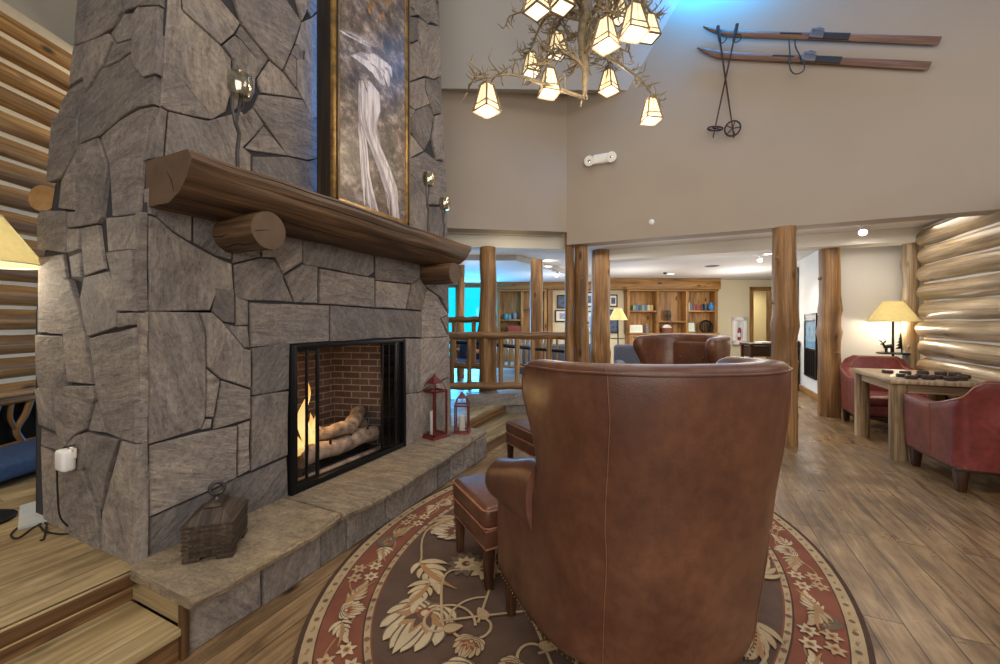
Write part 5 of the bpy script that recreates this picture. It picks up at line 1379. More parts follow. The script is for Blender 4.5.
mb = MB(); mb.tube([C(lat_of(440, 6.4), 6.4, 1.04), C(lat_of(475, 6.4), 6.4, 1.02), C(lat_of(566, 6.2), 6.2, .90)], .03, 10); solo('handrail_pipe', mb, M['black'], 'dark metal pipe handrail running just behind the log railing', 'handrail')
mb = MB(); A = PA+V((-.02, -.02, 0))+FD*.12; slab(mb, A, A+FD*1.2, PLAT-.002, .40, -.22); struct('trim_6', mb, M['flag'])

# ================================================================== BACK LOUNGE
def bookcase(l0, l1, d, ncol, label, shelves, zc=1.02, ztop=2.22):
    o = thing('bookcase', label, 'bookcase', C((l0+l1)/2, d, 0), YAW, 'knotty pine bookcases'); w = l1-l0; dp = .34
    mb = MB(); mb.box((0, -.02, (zc+ztop)/2), (w, .03, ztop-zc), grain=2); mesh_obj('back_panel', mb, M['pine'], o)
    mb = MB(); mb.box((0, -dp/2-.06, .5), (w, dp+.12, 1.0), bev=.006); mesh_obj('base_cabinet', mb, M['pine'], o)
    for k in range(ncol):
        x = -w/2+w*(k+.5)/ncol; mb = MB(); mb.box((x, -dp-.13, .5), (w/ncol-.08, .02, .82), bev=.006, grain=2); mb.box((x, -dp-.145, .5), (w/ncol-.24, .012, .64), bev=.008, grain=2)
        dr = mesh_obj('door', mb, M['pine'], o)
        mb = MB(); mb.ball((x+(w/ncol-.16)/2, -dp-.155, .74), .016); mesh_obj('knob', mb, M['black'], dr)
    mb = MB(); mb.box((0, -dp/2-.07, zc), (w+.03, dp+.16, .045), bev=.008); mesh_obj('counter', mb, M['pine'], o)
    for k in range(ncol+1):
        x = -w/2+w*k/ncol; mb = MB(); mb.box((x, -dp/2-.02, (zc+ztop)/2), (.075, dp, ztop-zc), bev=.005, grain=2); mesh_obj('upright', mb, M['pine'], o)
    for k, zs in enumerate(shelves):
        x = -w/2+w*(k+.5)/ncol
        for z in zs: mb = MB(); mb.box((x, -dp/2-.02, z), (w/ncol-.07, dp-.02, .045), bev=.004); mesh_obj('shelf', mb, M['pine'], o)
    mb = MB(); mb.box((0, -dp/2-.03, ztop+.02), (w+.08, dp+.06, .05), bev=.006); mesh_obj('top', mb, M['pine'], o)
    return o
D0 = 11.78
bL = lat_of(628, D0-.3); bR = lat_of(715.5, D0-.3)
bookcase(bL, bR, D0, 3, 'knotty pine bookcase on the right of the far wall, with three bays', ((1.655,), (1.36,), (1.655,)))
cL, cR = lat_of(499, D0-.3), lat_of(545, D0-.3)
bookcase(cL, cR, D0, 2, 'knotty pine bookcase on the left of the far wall, behind the rail', ((1.40,), (1.72,)))
mb = MB(); q = [C(lat_of(494, D0-.46), D0-.46), C(lat_of(721, D0-.46), D0-.46), C(lat_of(721, D0-.46), D0), C(lat_of(494, D0-.46), D0)]
mb.solid(([(p.x, p.y, 2.27) for p in q], [(p.x, p.y, 2.57) for p in q]), bev=.01); struct('trim_7', mb, M['pine'])
mb = MB(); fwall(mb, lat_of(546, D0)+.02, lat_of(546, D0)+.16, 0, 2.27, D0-.3, .2); struct('trim_8', mb, M['pine'])
def atW(px, py, off=.0): return atD(px, py, D0-off)
BC = [srgb(*c) for c in ((120, 150, 120), (90, 110, 150), (180, 150, 90), (150, 80, 60), (70, 90, 110), (190, 180, 150), (60, 60, 70), (120, 60, 60))]
BM = [m_plain('book_cloth_%d' % i, c, .7) for i, c in enumerate(BC)]
def book(px, z, w, h, i, label, group):
    p = atD(px, 300, D0-.2); p.z = z; mb = MB()
    o = thing('book', label, 'book', p, YAW, group)
    mb.box((0, 0, h/2), (w, .15, h), bev=.004, grain=2); mesh_obj('cover', mb, BM[i % 8], o)
    mb = MB(); mb.box((0, .003, h/2), (w*.7, .152, h*.97)); mesh_obj('pages', mb, M['candle'], o)
for k in range(7): book(633.5+2.9*k, 1.68, .075, .155, (0, 1, 4, 0, 1, 5, 2)[k], 'book in the even row on the upper left shelf of the right bookcase', 'books on the upper left shelf')
for k, (px, h, i) in enumerate(((688, .22, 5), (690.3, .2, 1), (693, .16, 3), (695, .16, 7), (697, .17, 3), (699, .16, 7), (701, .15, 6), (704.5, .19, 4))): book(px, 1.68, .055, h, i, 'book in the mixed row on the upper right shelf of the right bookcase', 'books on the upper right shelf')
mb = MB(); p = atD(711, 303, D0-.2); p.z = 1.68
mb.lathe([(0, 0), (.05, 0), (.09, .08), (.075, .15), (.045, .19), (.05, .22)], p, 18); solo('blue_vase', mb, m_plain('blue_glaze', srgb(60, 130, 190), .2, var=.4, sc=30), 'blue patterned vase at the right end of the upper shelf of the right bookcase', 'vase')
def frame_std(px, z, w, h, label, fm, im, d=D0-.24, tilt=.12):
    p = atD(px, 300, d); p.z = z; o = thing('photo_frame', label, 'frame', p, YAW)
    Rm = Matrix.Rotation(-tilt, 4, 'X'); mb = MB()
    for x in (-w/2, w/2): mb.box(Rm @ V((x, 0, h/2)), (.028, .02, h+.028), M=Rm)
    for z_ in (0.014, h): mb.box(Rm @ V((0, 0, z_)), (w, .02, .028), M=Rm)
    mesh_obj('frame', mb, fm, o); mb = MB(); mb.box(Rm @ V((0, .004, h/2)), (w, .008, h), M=Rm); mesh_obj('picture', mb, im, o)
M['photo'] = m_plain('grey_photo', srgb(150, 160, 175), .4, var=.6, sc=14); M['photo2'] = m_plain('pale_certificate', srgb(206, 214, 196), .5, var=.08); M['photo3'] = m_plain('dark_print', srgb(70, 84, 110), .4, var=.8, sc=9)
frame_std(636, 1.05, .34, .20, 'pale framed card on the counter of the right bookcase, left bay', M['candle'], M['photo2'])
frame_std(691, 1.05, .24, .29, 'green-edged certificate frame standing on the right bay of the bookcase', m_plain('green_frame', srgb(90, 110, 90), .5), M['photo2'])
mb = MB(); p = atD(647, 330, D0-.24); p.z = 1.045; mb.lathe([(0, 0), (.05, 0), (.07, .07), (.045, .16), (.05, .2), (.03, .23), (0, .23)], p, 16); solo('pottery_jar', mb, m_plain('grey_pottery', srgb(110, 112, 116), .4, var=.4), 'tall grey pottery jar beside the pale card in the right bookcase', 'jar')
mb = MB(); p = atD(668.5, 318, D0-.2); p.z = 1.385
mb.lathe([(0, 0), (.07, 0), (.07, .03), (.05, .04), (.06, .10), (.07, .16), (.05, .2), (.06, .25), (.05, .3), (0, .31)], p, 14); solo('carved_figurine', mb, m_plain('dark_carving', srgb(56, 48, 44), .5, var=.5, sc=30), 'small dark carved figurine alone on the middle shelf of the right bookcase', 'figurine')
p = atD(667, 330, D0-.24); p.z = 1.045; o = thing('wicker_basket', 'reddish wicker basket with a cloth lining on the middle bay counter', 'basket', p, YAW)
mb = MB(); mb.lathe([(0, 0), (.12, 0), (.15, .06), (.17, .13), (.18, .14), (.16, .13), (.14, .06), (0, .02)], (0, 0, 0), 20); mesh_obj('body', mb, m_plain('wicker', srgb(132, 84, 68), .8, var=.4, sc=60), o)
mb = MB(); mb.tube([V((-.12, 0, .12)), V((-.04, .02, .19)), V((.03, -.02, .17)), V((.12, 0, .14))], [.03, .06, .06, .02], 10, jit=.3, jf=12); mesh_obj('cloth', mb, M['candle'], o)
mb = MB(); p = atD(706, 330, D0-.24); p.z = 1.045; pts = [V((p.x, p.y, p.z))+RT*(.17*cos(a))+UP*(.17+.17*sin(a)) for a in [PI*2*k/24 for k in range(24)]]
mb.tube(pts, .028, 8, closed=True)
for k in range(-3, 4): mb.tube([p+RT*(.045*k)+UP*.03, p+RT*(.045*k)+UP*.31], .012, 6)
solo('wire_wreath', mb, M['black'], 'round dark woven wreath leaning in the right bay of the bookcase', 'wreath')
for k, (px, z, r, h) in enumerate(((506, 1.425, .07, .16), (509.5, 1.425, .06, .14), (515, 1.425, .06, .2))):
    mb = MB(); p = atD(px, 300, D0-.2); p.z = z; mb.lathe([(0, 0), (r*.8, 0), (r, h*.5), (r*.8, h), (0, h)], p, 14); solo('blue_jar', mb, m_plain('teal_glaze_%d' % k, srgb(70+30*k, 150, 170), .3), ('leftmost of the teal jars on the left bookcase shelf', 'middle teal jar on the left bookcase shelf', 'tallest teal jar on the left bookcase shelf')[k], 'jar', 'teal jars')
mb = MB(); p = atD(515, 330, D0-.26); p.z = 1.045; mb.box(p+UP*.1, (.42, .16, .2), rz=YAW, bev=.02); solo('red_box', mb, m_plain('red_box_paint', srgb(150, 62, 48), .6), 'low red box on the counter of the left bookcase', 'box')
# framed pictures on the far wall
def wall_frame(px0, py0, px1, py1, label, im, mt=True):
    a, b = atW(px0, py0, .02), atW(px1, py1, .02); c = (a+b)/2; w = (b-a).dot(RT); h = a.z-b.z
    o = thing('wall_picture', label, 'picture', V((c.x, c.y, b.z)), YAW, 'framed pictures on the far wall'); mb = MB(); e = .035
    for x in (-w/2+e/2, w/2-e/2): mb.box((x, 0, h/2), (e, .03, h), bev=.004)
    for z in (e/2, h-e/2): mb.box((0, 0, z), (w, .03, e), bev=.004)
    mesh_obj('frame', mb, M['framedark'], o)
    if mt: mb = MB(); mb.box((0, .006, h/2), (w-e, .012, h-e)); mesh_obj('mat', mb, M['candle'], o)
    k = .5 if mt else .9; mb = MB(); mb.box((0, .003, h/2), (w*k, .014, h*k)); mesh_obj('print', mb, im, o)
wall_frame(557, 295, 569, 308.5, 'dark framed picture high on the far wall left of the paired posts', M['photo3'], False)
wall_frame(555, 310, 573, 322, 'wide white-matted picture on the far wall, below the dark one', M['photo'])
wall_frame(586, 292, 593, 307, 'upper framed picture glimpsed between the log posts on the far wall', M['photo3'])
wall_frame(587, 311, 594, 333, 'lower tall framed picture glimpsed between the log posts on the far wall', M['photo'])
wall_frame(609, 294.5, 617.5, 307, 'white-matted picture on the far wall above the distant lamp', M['photo3'])
wall_frame(608, 309.5, 618, 333, 'large dark picture on the far wall behind the distant lamp shade', M['photo3'], False)
# extinguisher cabinet
a, b = atW(731.5, 317), atW(745, 344.5); w = (b-a).dot(RT); h = a.z-b.z; c = (a+b)/2
o = thing('extinguisher_cabinet', 'white wall cabinet with a red fire extinguisher behind its window', 'cabinet', V((c.x, c.y, b.z)), YAW)
mb = MB(); e = .11
for x in (-w/2+e/2, w/2-e/2): mb.box((x, -.05, h/2), (e, .10, h), bev=.006)
for z in (e/2, h-e/2): mb.box((0, -.05, z), (w, .10, e), bev=.006)
mb.box((0, -.008, h/2), (w, .014, h)); mesh_obj('body', mb, M['whiteplastic'], o)
mb = MB(); mb.box((0, -.092, h/2), (w-2*e, .004, h-2*e)); mesh_obj('window_pane', mb, M['glass'], o)
p = C(0, 0); ex = thing('fire_extinguisher', 'small red fire extinguisher hanging inside the white wall cabinet', 'extinguisher', V((c.x, c.y, b.z+.13))-FW*.05, YAW)
mb = MB(); mb.lathe([(0, 0), (.036, 0), (.04, .02), (.04, .26), (.03, .31), (.012, .33)], (0, 0, 0), 16); mesh_obj('cylinder', mb, m_plain('extinguisher_red', srgb(190, 30, 26), .3), ex)
mb = MB(); mb.box((0, -.01, .345), (.03, .06, .03)); mb.tube([V((.015, 0, .34)), V((.045, 0, .3)), V((.045, 0, .1))], .008, 6); mesh_obj('valve', mb, M['black'], ex)
mb = MB(); mb.lathe([(.0405, .09), (.041, .1), (.041, .2), (.0405, .21)], (0, 0, 0), 16); mesh_obj('label_band', mb, M['whiteplastic'], ex)
# things by the corridor door
o = thing('console_table', 'dark console table with papers in front of the far corridor door', 'table', C(lat_of(766, 9.0), 9.0), YAW)
mb = MB(); mb.box((0, 0, .86), (.95, .4, .05), bev=.006); mesh_obj('tabletop', mb, M['darkwood'], o)
mb = MB(); mb.box((0, .02, .70), (.85, .3, .22), bev=.006); mesh_obj('drawer_case', mb, M['darkwood'], o)
for x in (-.43, .43):
    for y in (-.16, .16): mb = MB(); mb.box((x, y, .42), (.05, .05, .84), grain=2); mesh_obj('leg', mb, M['darkwood'], o)
mb = MB(); mb.box(C(lat_of(764, 9.0), 9.0, .9), (.3, .2, .03), rz=YAW+.2); solo('paper_stack', mb, M['candle'], 'stack of white papers on the dark console table', 'papers')
o = thing('counter_cabinet', 'dark cabinet against the side wall seen between two log posts', 'cabinet', V((1.78, 10.0, 0)))
mb = MB(); mb.box((0, 0, .48), (.36, .5, .88), bev=.01); mesh_obj('body', mb, M['darkwood'], o); mb = MB(); mb.box((0, 0, .95), (.40, .56, .06), bev=.01); mesh_obj('countertop', mb, M['black'], o)
for y in (-.2, .2): mb = MB(); mb.box((-.12, y, .03), (.06, .06, .06)); mesh_obj('foot', mb, M['black'], o)
o = thing('side_panel', 'dark framed glass panel mounted low on the pale side wall', 'panel', V((2.03, 8.15, .30)))
X0, Y0, Y1 = 1.985, 8.55, 9.3
o.location = (X0, (Y0+Y1)/2, .36); WMAT[o.name] = Matrix.Translation(o.location)
mb = MB()
for y in (Y0, Y1): mb.box((X0, y, .93), (.05, .04, 1.14), bev=.005)
for z in (.37, .86, 1.38, 1.49): mb.box((X0, (Y0+Y1)/2, z), (.05, Y1-Y0, .035), bev=.005)
mb.box((X0+.005, (Y0+Y1)/2, 1.435), (.04, Y1-Y0, .09)); mesh_obj('frame', mb, M['black'], o, world=True)
mb = MB(); mb.box((X0, (Y0+Y1)/2, 1.12), (.016, Y1-Y0, .5)); mesh_obj('glass', mb, m_plain('bluish_glass', srgb(126, 166, 190), .08, var=.35, sc=6), o, world=True)
for k in range(6): mb = MB(); mb.box((X0-.005, Y0+(Y1-Y0)*(k+.5)/6, .62), (.03, .05, .46)); mesh_obj('slat', mb, M['black'], o, world=True)
mb = MB(); mb.box((1.98, 10.12, 1.95), (.03, .45, 1.0)); mb.box((1.96, 10.12, 1.95), (.02, .34, .85), mat=1); solo('hanging_picture', mb, [M['black'], M['photo3']], 'dark picture hanging on the side wall just right of the tall post', 'picture')
# lounge seats beyond
def sofa(loc, rz, w, label, mat, cat='sofa', hb=.86):
    o = thing('lounge_sofa' if w > 1.2 else 'lounge_chair', label, cat, loc, rz)
    mb = MB(); mb.box((0, 0, .24), (w, .8, .24), bev=.03); mesh_obj('base', mb, mat, o)
    mb = MB(); mb.box((0, -.33, .55), (w, .2, (hb-.25)*1.0+.02), bev=.07, seg=4); mesh_obj('backrest', mb, mat, o, sharp=80)
    for s in (-1, 1): mb = MB(); mb.box((s*(w/2-.09), .0, .42), (.18, .8, .44), bev=.06, seg=3); mesh_obj('armrest', mb, mat, o, sharp=80)
    nC = max(1, round((w-.36)/.6))
    for k in range(nC): mb = MB(); cw = (w-.36)/nC; mb.box((-w/2+.18+cw*(k+.5), .06, .42), (cw-.01, .6, .15), bev=.05, seg=3); mesh_obj('seat_cushion', mb, mat, o, sharp=80)
    for x in (-1, 1):
        for y in (-1, 1): mb = MB(); mb.taper((x*(w/2-.08), y*.33, 0), (.04, .04), (.055, .055), .13); mesh_obj('leg', mb, M['darkwood'], o)
    return o
sofa(C(lat_of(640, 7.3), 7.3), heading(-.2, -1), .86, 'grey woven lounge chair beyond the log posts, left of the far wing chair', M['greyfab'], 'armchair', .98)
sofa(C(lat_of(555, 9.0), 9.0), heading(.1, 1), 1.7, 'dark grey sofa far behind the log railing under the pictures', M['greyfab'], hb=.9)
o = thing('wooden_armchair', 'wooden lounge chair silhouetted against the blue window behind the rails', 'armchair', C(lat_of(464, 7.2), 7.2, .247), heading(-.5, -.8))
mb = MB(); mb.box((0, 0, .38), (.6, .6, .1), bev=.03); mesh_obj('seat', mb, M['blue'], o)
mb = MB(); mb.box((0, -.26, .66), (.56, .08, .5), bev=.03); mesh_obj('backrest', mb, M['blue'], o)
for x in (-.33, .33):
    mb = MB(); mb.tube([V((x, -.3, .58)), V((x, .1, .6)), V((x, .34, .57))], [.035, .04, .035], 10); mesh_obj('armrest', mb, M['log'], o)
    for y in (-.28, .28): mb = MB(); mb.tube([V((x, y, 0)), V((x, y, .6))], .035, 10, jit=.1); mesh_obj('leg', mb, M['log'], o)

# rustic settle at the far left, against the log wall
o = thing('rustic_settle', 'rustic log settle with curved splats at the left edge beside the log wall', 'bench', C(-3.62, 3.0, .252), YAW-PI/2)
mb = MB()
for z, r in ((.50, .042), (.13, .034)): mb.tube([V((-.95+.19*k, -.16, z+.005*sin(k*2))) for k in range(11)], r, 10, 0, jit=.08); 
mb.box((0, -.14, .545), (1.95, .11, .035), bev=.01); mesh_obj('back_frame', mb, M['log'], o)
for k in range(9):
    x = -.86+.215*k; mb = MB(); mb.tube(smooth([V((x, -.16, .14)), V((x+.05, -.16, .25)), V((x-.01, -.16, .36)), V((x-.05, -.16, .48))], 4), .022, 8, jit=.1); mb.tube(smooth([V((x+.05, -.16, .25)), V((x+.09, -.16, .36)), V((x+.08, -.16, .48))], 4), .016, 7, jit=.1); mesh_obj('splat', mb, M['log'], o)
mb = MB(); mb.box((0, -.205, .31), (1.85, .03, .40)); mesh_obj('back_panel', mb, M['black'], o)
mb = MB(); mb.box((0, .10, .10), (1.9, .5, .12), bev=.03, seg=3); mesh_obj('seat_cushion', mb, M['blue'], o)
for x in (-.95, .95):
    mb = MB(); mb.tube([V((x, -.16, 0)), V((x, -.16, .56))], .05, 12, jit=.1); mesh_obj('post', mb, M['log'], o)
    mb = MB(); mb.tube([V((x, .34, 0)), V((x, .34, .3))], .045, 12, jit=.1); mesh_obj('leg', mb, M['log'], o)

# ================================================================== GAME TABLE CORNER
TX0, TX1, TY0, TY1, TZ = 1.775, 2.60, 5.17, 6.27, .795
o = thing('game_table', 'pale wooden game table on round log legs between two red leather chairs', 'table', ((TX0+TX1)/2, (TY0+TY1)/2, 0))
mb = MB(); mb.box(((TX0+TX1)/2, (TY0+TY1)/2, TZ-.022), (TX1-TX0, TY1-TY0, .044), bev=.008); mesh_obj('tabletop', mb, M['tablewood'], o, world=True)
mb = MB()
for y in (TY0+.08, TY1-.08): mb.box(((TX0+TX1)/2, y, TZ-.09), (TX1-TX0-.16, .03, .085))
for x in (TX0+.08, TX1-.08): mb.box((x, (TY0+TY1)/2, TZ-.09), (.03, TY1-TY0-.16, .085))
mesh_obj('apron', mb, M['tablewood'], o, world=True)
for x in (TX0+.09, TX1-.09):
    for y in (TY0+.09, TY1-.09): mb = MB(); mb.tube([V((x, y, (TZ-.05)*k/8)) for k in range(9)], .068, 16, jit=.05); mesh_obj('leg', mb, M['tablewood'], o, world=True)
M['chk'] = m_plain('checker_dark', srgb(20, 17, 18), .3); M['chk2'] = m_plain('checker_side', srgb(62, 42, 36), .5)
ck = None
CK = [(178, 432), (222, 434), (262, 437), (246, 449), (300, 438), (345, 437), (290, 458), (338, 453), (388, 440), (372, 461), (430, 441), (410, 458), (462, 442), (478, 466), (525, 464), (498, 446), (540, 455), (584, 470)]
done = []
for x, y in CK:
    p = onZ(850+x/4.74, 280+y/4.74, TZ+.022); p.z = TZ
    if p.x > TX1-.05 or p.y > TY1-.05: continue
    if any((p-q).length < .098 for q in done): continue
    done.append(p)
    if ck is None:
        ck = thing('checker_piece', 'large dark round checker piece lying on the game table', 'checker', p, 0, 'checkers on the game table')
        mb = MB(); mb.lathe([(0, 0), (.046, 0), (.047, .004), (.047, .03), (.042, .034)], (0, 0, 0), 24, 0); mesh_obj('disc', mb, M['chk2'], ck)
        mb = MB(); mb.lathe([(0, .033), (.042, .0335), (.042, .0365), (.033, .0375), (.031, .035), (0, .035)], (0, 0, 0), 24); mesh_obj('face', mb, M['chk'], ck)
    else: dup(ck, p, rnd.random())
def red_chair(loc, rz, label):
    """low tub armchair: swept arms rising into the back, tapered block legs"""
    o = thing('red_armchair', label, 'armchair', loc, rz, 'red leather armchairs'); w, d = .76, .74; N = 48
    def U(w, d, r, n=N):
        P = [(-w/2, d/2)]; P += [(-w/2, d/2-(d-r)*k/10) for k in range(1, 11)]
        P += [(-w/2+r-r*cos(a), -d/2+r-r*sin(a)) for a in [PI/2*k/8 for k in range(1, 9)]]
        P += [(-w/2+r+(w-2*r)*k/9, -d/2) for k in range(1, 10)]
        h = [(-x, y) for x, y in P[:-9]][::-1]; return P[:-9]+[(-w/2+r+(w-2*r)*k/9, -d/2) for k in range(0, 10)][1:-1]+h
    def top(x, y):
        t = (y+d/2)/d                                # 0 back .. 1 front
        a = .655+.115*max(0, 1-t/.50)**1.2+.02*max(0, (t-.7)/.3)
        k = min(1, max(0, (1-abs(x)/(w/2)))/.32)*max(0, min(1, (.25-t)/.12))
        return a+.125*k*k*(3-2*k)
    O, I_n = U(w, d, .075), U(w-.19, d-.13, .06)
    I_n = [(x, min(y+.015, d/2-.004)) for x, y in I_n]
    rows = []
    for (xo, yo), (xi, yi) in zip(O, I_n):
        zt = top(xo, yo); lean = .05*max(0, -yo/(d/2)); g = 1.0
        rows.append([V((xo*.97, yo*.97, .19)), V((xo*.99, yo-lean*.3, .40)), V((xo, yo-lean*.7, zt-.08)), V((xo, yo-lean, zt-.018)), V(((xo*.85+xi*.15), (yo*.85+yi*.15)-lean, zt)), V(((xo*.15+xi*.85), (yo*.15+yi*.85)-lean, zt)), V((xi, yi-lean, zt-.018)), V((xi, yi-lean*.5, .42)), V((xi, yi, .30))])
    mb = MB(); vs = mb.grid(rows, 0)
    mb.face(list(vs[0])); mb.face(list(reversed(vs[-1])))
    mesh_obj('shell', mb, M['redlea'], o, sharp=55)
    mb = MB()
    for col in (3, 6): mb.tube([r[col]+V((0, 0, .004)) for r in rows], .005, 6)
    for x in (-1, 1): mb.tube([V((x*w/2*.985, -.02, .22)), V((x*w/2*1.002, -.03, .42)), V((x*w/2*1.002, -.03, .66))], .0025, 5)
    mesh_obj('welt', mb, M['welt'], o)
    mb = MB(); mb.box((0, .02, .27), (w-.16, d-.10, .13), bev=.015); mesh_obj('seat_base', mb, M['redlea'], o)
    mb = MB(); mb.box((0, .04, .385), (w-.20, d-.14, .12), bev=.04, seg=4); mesh_obj('seat_cushion', mb, M['redlea'], o, sharp=80)
    mb = MB(); mb.box((0, 0, .185), (w-.03, d-.03, .035), bev=.006); mesh_obj('plinth_rail', mb, M['darkwood'], o)
    for x in (-1, 1):
        for y in (-1, 1):
            mb = MB(); mb.taper((x*(w/2-.06), y*(d/2-.06), 0), (.05, .05), (.075, .085), .175, bev=.004); mesh_obj('leg', mb, M['darkwood'], o)
    return o
rc = red_chair(V((2.265, 4.80, 0)), radians(3), 'red leather armchair in the right foreground with its back to the camera')
dup(rc, V((2.255, 6.68, 0)), PI+radians(-2), 'red leather armchair on the far side of the game table, facing the camera')

# ================================================================== CEILING FITTINGS
def downlight(px, py, z, label, g='recessed ceiling lights'):
    p = onZ(px, py, z); o = thing('recessed_light', label, 'ceiling light', p, 0, g)
    mb = MB(); mb.ring((0, 0, -.004), .085, .012, n=24, k=6); mesh_obj('trim_ring', mb, M['whiteplastic'], o)
    mb = MB(); mb.lathe([(0, -.004), (.076, -.004), (.076, 0), (0, 0)], (0, 0, 0), 20); mesh_obj('lens', mb, M['bulb'], o)
    return p
DL = [downlight(548, 266, 2.47, 'recessed light in the lounge ceiling just left of the paired posts'), downlight(669, 258, 2.575, 'nearer recessed light above the right bookcase'),
      downlight(671, 273.5, 2.575, 'recessed light closest to the right bookcase cornice'), downlight(745, 271, 2.575, 'recessed light above the extinguisher cabinet'), downlight(769, 253.5, 2.575, 'recessed light just left of the tall post by the wing chair')]
def spot(px, py, z, label, aim):
    p = onZ(px, py-4, z); o = thing('track_spotlight', label, 'spotlight', p, 0, 'ceiling spotlights')
    mb = MB(); mb.lathe([(0, -.012), (.05, -.012), (.055, 0), (0, 0)], (0, 0, 0), 18); mb.tube([V((0, 0, -.01)), V((0, 0, -.05))], .009, 8); mb.box((0, 0, -.006), (.26, .03, .012), rz=YAW); mesh_obj('mount', mb, M['whiteplastic'], o)
    q_ = V(aim).to_track_quat('Z', 'Y').to_matrix().to_4x4(); mb = MB(); mb.nocap = True; mb.lathe([(.0, -.06), (.03, -.055), (.042, 0), (.046, .045), (.04, .045)], (0, 0, -.075), 18, 0, q_); h = mesh_obj('lamp_head', mb, M['whiteplastic'], o)
    mb = MB(); mb.lathe([(0, .04), (.04, .04), (.0, .046)], (0, 0, -.075), 18, 0, q_); mesh_obj('lens', mb, M['bulb'], h)
    return p
sp1 = spot(863, 229, 2.575, 'ceiling spotlight over the game table corner', (-.3, -.8, -.55)); sp2 = spot(760, 259, 2.575, 'ceiling spotlight in the lounge left of the tall post', (-.2, -.8, -.6)); sp3 = spot(557, 275, 2.47, 'flaring ceiling spotlight by the paired posts, near the left bookcase', (0, -.8, -.6))
mb = MB(); p = onZ(712, 266, 2.575); mb.lathe([(0, -.01), (.13, -.01), (.15, 0), (0, 0)], p, 24); solo('ceiling_vent', mb, M['greyfab'], 'flat round grey vent in the lounge ceiling', 'vent')
mb = MB(); p = onZ(665, 272.5, 2.575); mb.lathe([(0, -.04), (.03, -.04), (.045, -.01), (.045, 0), (0, 0)], p, 16); solo('smoke_detector', mb, M['black'], 'tiny dark smoke detector on the lounge ceiling beside a recessed light', 'detector')

# ================================================================== LIGHT, CAMERA
def lamp(typ, loc, e, col, **k):
    d = bpy.data.lights.new('lamp_'+typ.lower(), typ); d.energy = e; d.color = col
    for a, v in k.items():
        if a not in ('aim',): setattr(d, a, v)
    o = bpy.data.objects.new(d.name, d); COL.objects.link(o); o.location = loc
    if 'aim' in k: o.rotation_euler = (V(k['aim'])-V(loc)).to_track_quat('-Z', 'Y').to_euler()
    return o
WARM = (1, .82, .60); NEUT = (1, .93, .85); BLUE = (.05, .45, 1)
for i in (0, 2, 4, 5, 6, 7): lamp('POINT', lan[i]-UP*.16, 9, WARM, shadow_soft_size=.06)
lamp('AREA', (-.9, .5, 6.3), 150, NEUT, shape='RECTANGLE', size=4.0, size_y=3.5, aim=(-.9, .9, 0))  # added overhead fill above the seating, no fixture of its own
lamp('AREA', (2.0, 5.0, 5.9), 22, (.25, .5, 1), shape='RECTANGLE', size=2.2, size_y=.2, aim=(2.0, 5.36, 4.4))
lamp('AREA', (1.6, -2.6, 2.6), 205, NEUT, shape='RECTANGLE', size=5.0, size_y=3.0, aim=(-.6, 2.4, 1.0))  # added soft fill from behind the camera
lamp('AREA', (3.6, 2.2, 3.6), 60, NEUT, shape='RECTANGLE', size=3, size_y=2.5, aim=(1.2, 4.5, .2))
lamp('POINT', C(-2.86, 2.2, 1.60), 20, (1, .88, .68), shadow_soft_size=.06); lamp('POINT', C(-2.86, 2.2, 1.86), 1.5, (1, .85, .6), shadow_soft_size=.05)
lamp('POINT', LR+UP*1.30, 15, (1, .88, .70), shadow_soft_size=.06); lamp('POINT', LR+UP*1.55, 2.5, (1, .85, .6), shadow_soft_size=.05)
lamp('POINT', LBK+UP*1.38, 12, (1, .88, .70), shadow_soft_size=.06)
for p in DL: lamp('SPOT', p-UP*.02, 60, NEUT, spot_size=radians(120), spot_blend=.6, shadow_soft_size=.07, aim=p-UP*2)
lamp('AREA', C(3.4, 9.3, 2.42), 70, NEUT, shape='RECTANGLE', size=4, size_y=2.5, aim=C(3.4, 9.3, 0))
for l_, d_, e_ in ((1.2, 9.5, 36), (3.2, 9.6, 46), (5.8, 9.6, 90), (3.6, 7.2, 24), (-.6, 7.5, 18)): lamp('POINT', C(l_, d_, 1.75), e_, (1, .95, .88), shadow_soft_size=.35)  # unseen points added to brighten the lounge ceiling and bookcases
lamp('POINT', C(.15, 5.45, 2.2), 2.5, (1, .85, .55), shadow_soft_size=.1); lamp('AREA', (.36, 5.2, 5.5), 60, (.0, .38, 1), shape='RECTANGLE', size=1.0, size_y=.1, aim=(.36, 5.37, 5.15))  # warm point added to brighten the soffit beam; blue area boosts the cove strip
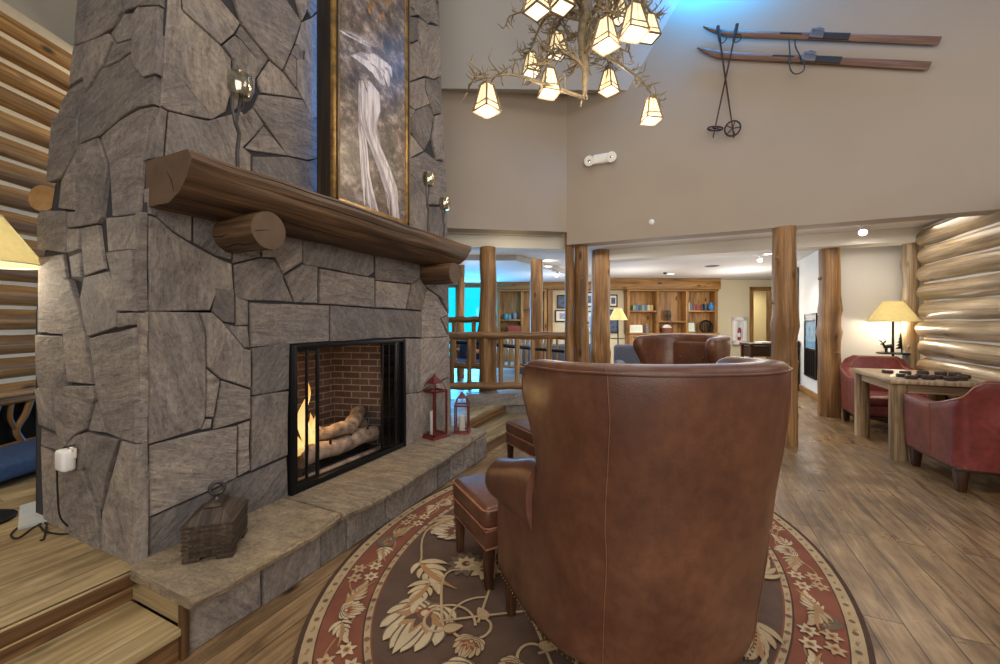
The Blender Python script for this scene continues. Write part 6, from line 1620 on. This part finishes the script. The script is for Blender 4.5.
lamp('POINT', (1.3, 6.1, 1.95), 9, NEUT, shadow_soft_size=.3); lamp('POINT', (-.4, 6.15, 1.95), 9, NEUT, shadow_soft_size=.3)  # fixtureless points added to light the beam faces and ceiling strip
lamp('SPOT', sp1-UP*.1, 55, NEUT, spot_size=radians(130), spot_blend=.7, shadow_soft_size=.05, aim=sp1+V((.2, .6, -1.2)))
lamp('AREA', C(1.2, 6.5, 2.5), 18, NEUT, shape='RECTANGLE', size=2, size_y=.8, aim=C(1.2, 6.5, 0)); lamp('AREA', (2.2, 6.2, 2.5), 14, NEUT, shape='RECTANGLE', size=1.2, size_y=.9, aim=(2.2, 6.2, 0))
lamp('AREA', C(8.0, 12.8, 2.4), 40, (1, .85, .55), shape='RECTANGLE', size=1, size_y=1, aim=C(8, 12.8, 0))
lamp('AREA', C(-1.05, 11.5, 1.4), 300, BLUE, shape='RECTANGLE', size=1.3, size_y=1.8, aim=C(-.6, 4, 1.0))
lamp('AREA', C(-3.4, 4.6, 3.6), 16, (1, .86, .66), shape='RECTANGLE', size=2.0, size_y=2.0, aim=C(-4.2, 4.0, 1.5))
lamp('POINT', (-2.45, 2.15, .75), 5, (1, .6, .25), shadow_soft_size=.06)
w = bpy.data.worlds.new('room_air'); S.world = w; w.use_nodes = True
w.node_tree.nodes['Background'].inputs[0].default_value = (.55, .53, .52, 1); w.node_tree.nodes['Background'].inputs[1].default_value = .35
cam = bpy.data.cameras.new('camera'); co = bpy.data.objects.new('camera', cam); COL.objects.link(co); S.camera = co
cam.sensor_width = 36; cam.lens = FX/1000*36; cam.shift_y = -(332-YH)/1000; cam.clip_start = .05; cam.clip_end = 60
co.location = EYE; co.rotation_euler = (PI/2, 0, YAW)
S.view_settings.view_transform = 'Standard'; S.view_settings.look = 'None'; S.view_settings.gamma = 1; S.view_settings.use_curve_mapping = False
S.view_settings.exposure = -0.22
S.cycles.use_denoising = True
S.cycles.max_bounces = 10; S.cycles.transparent_max_bounces = 32; S.cycles.sample_clamp_indirect = 6
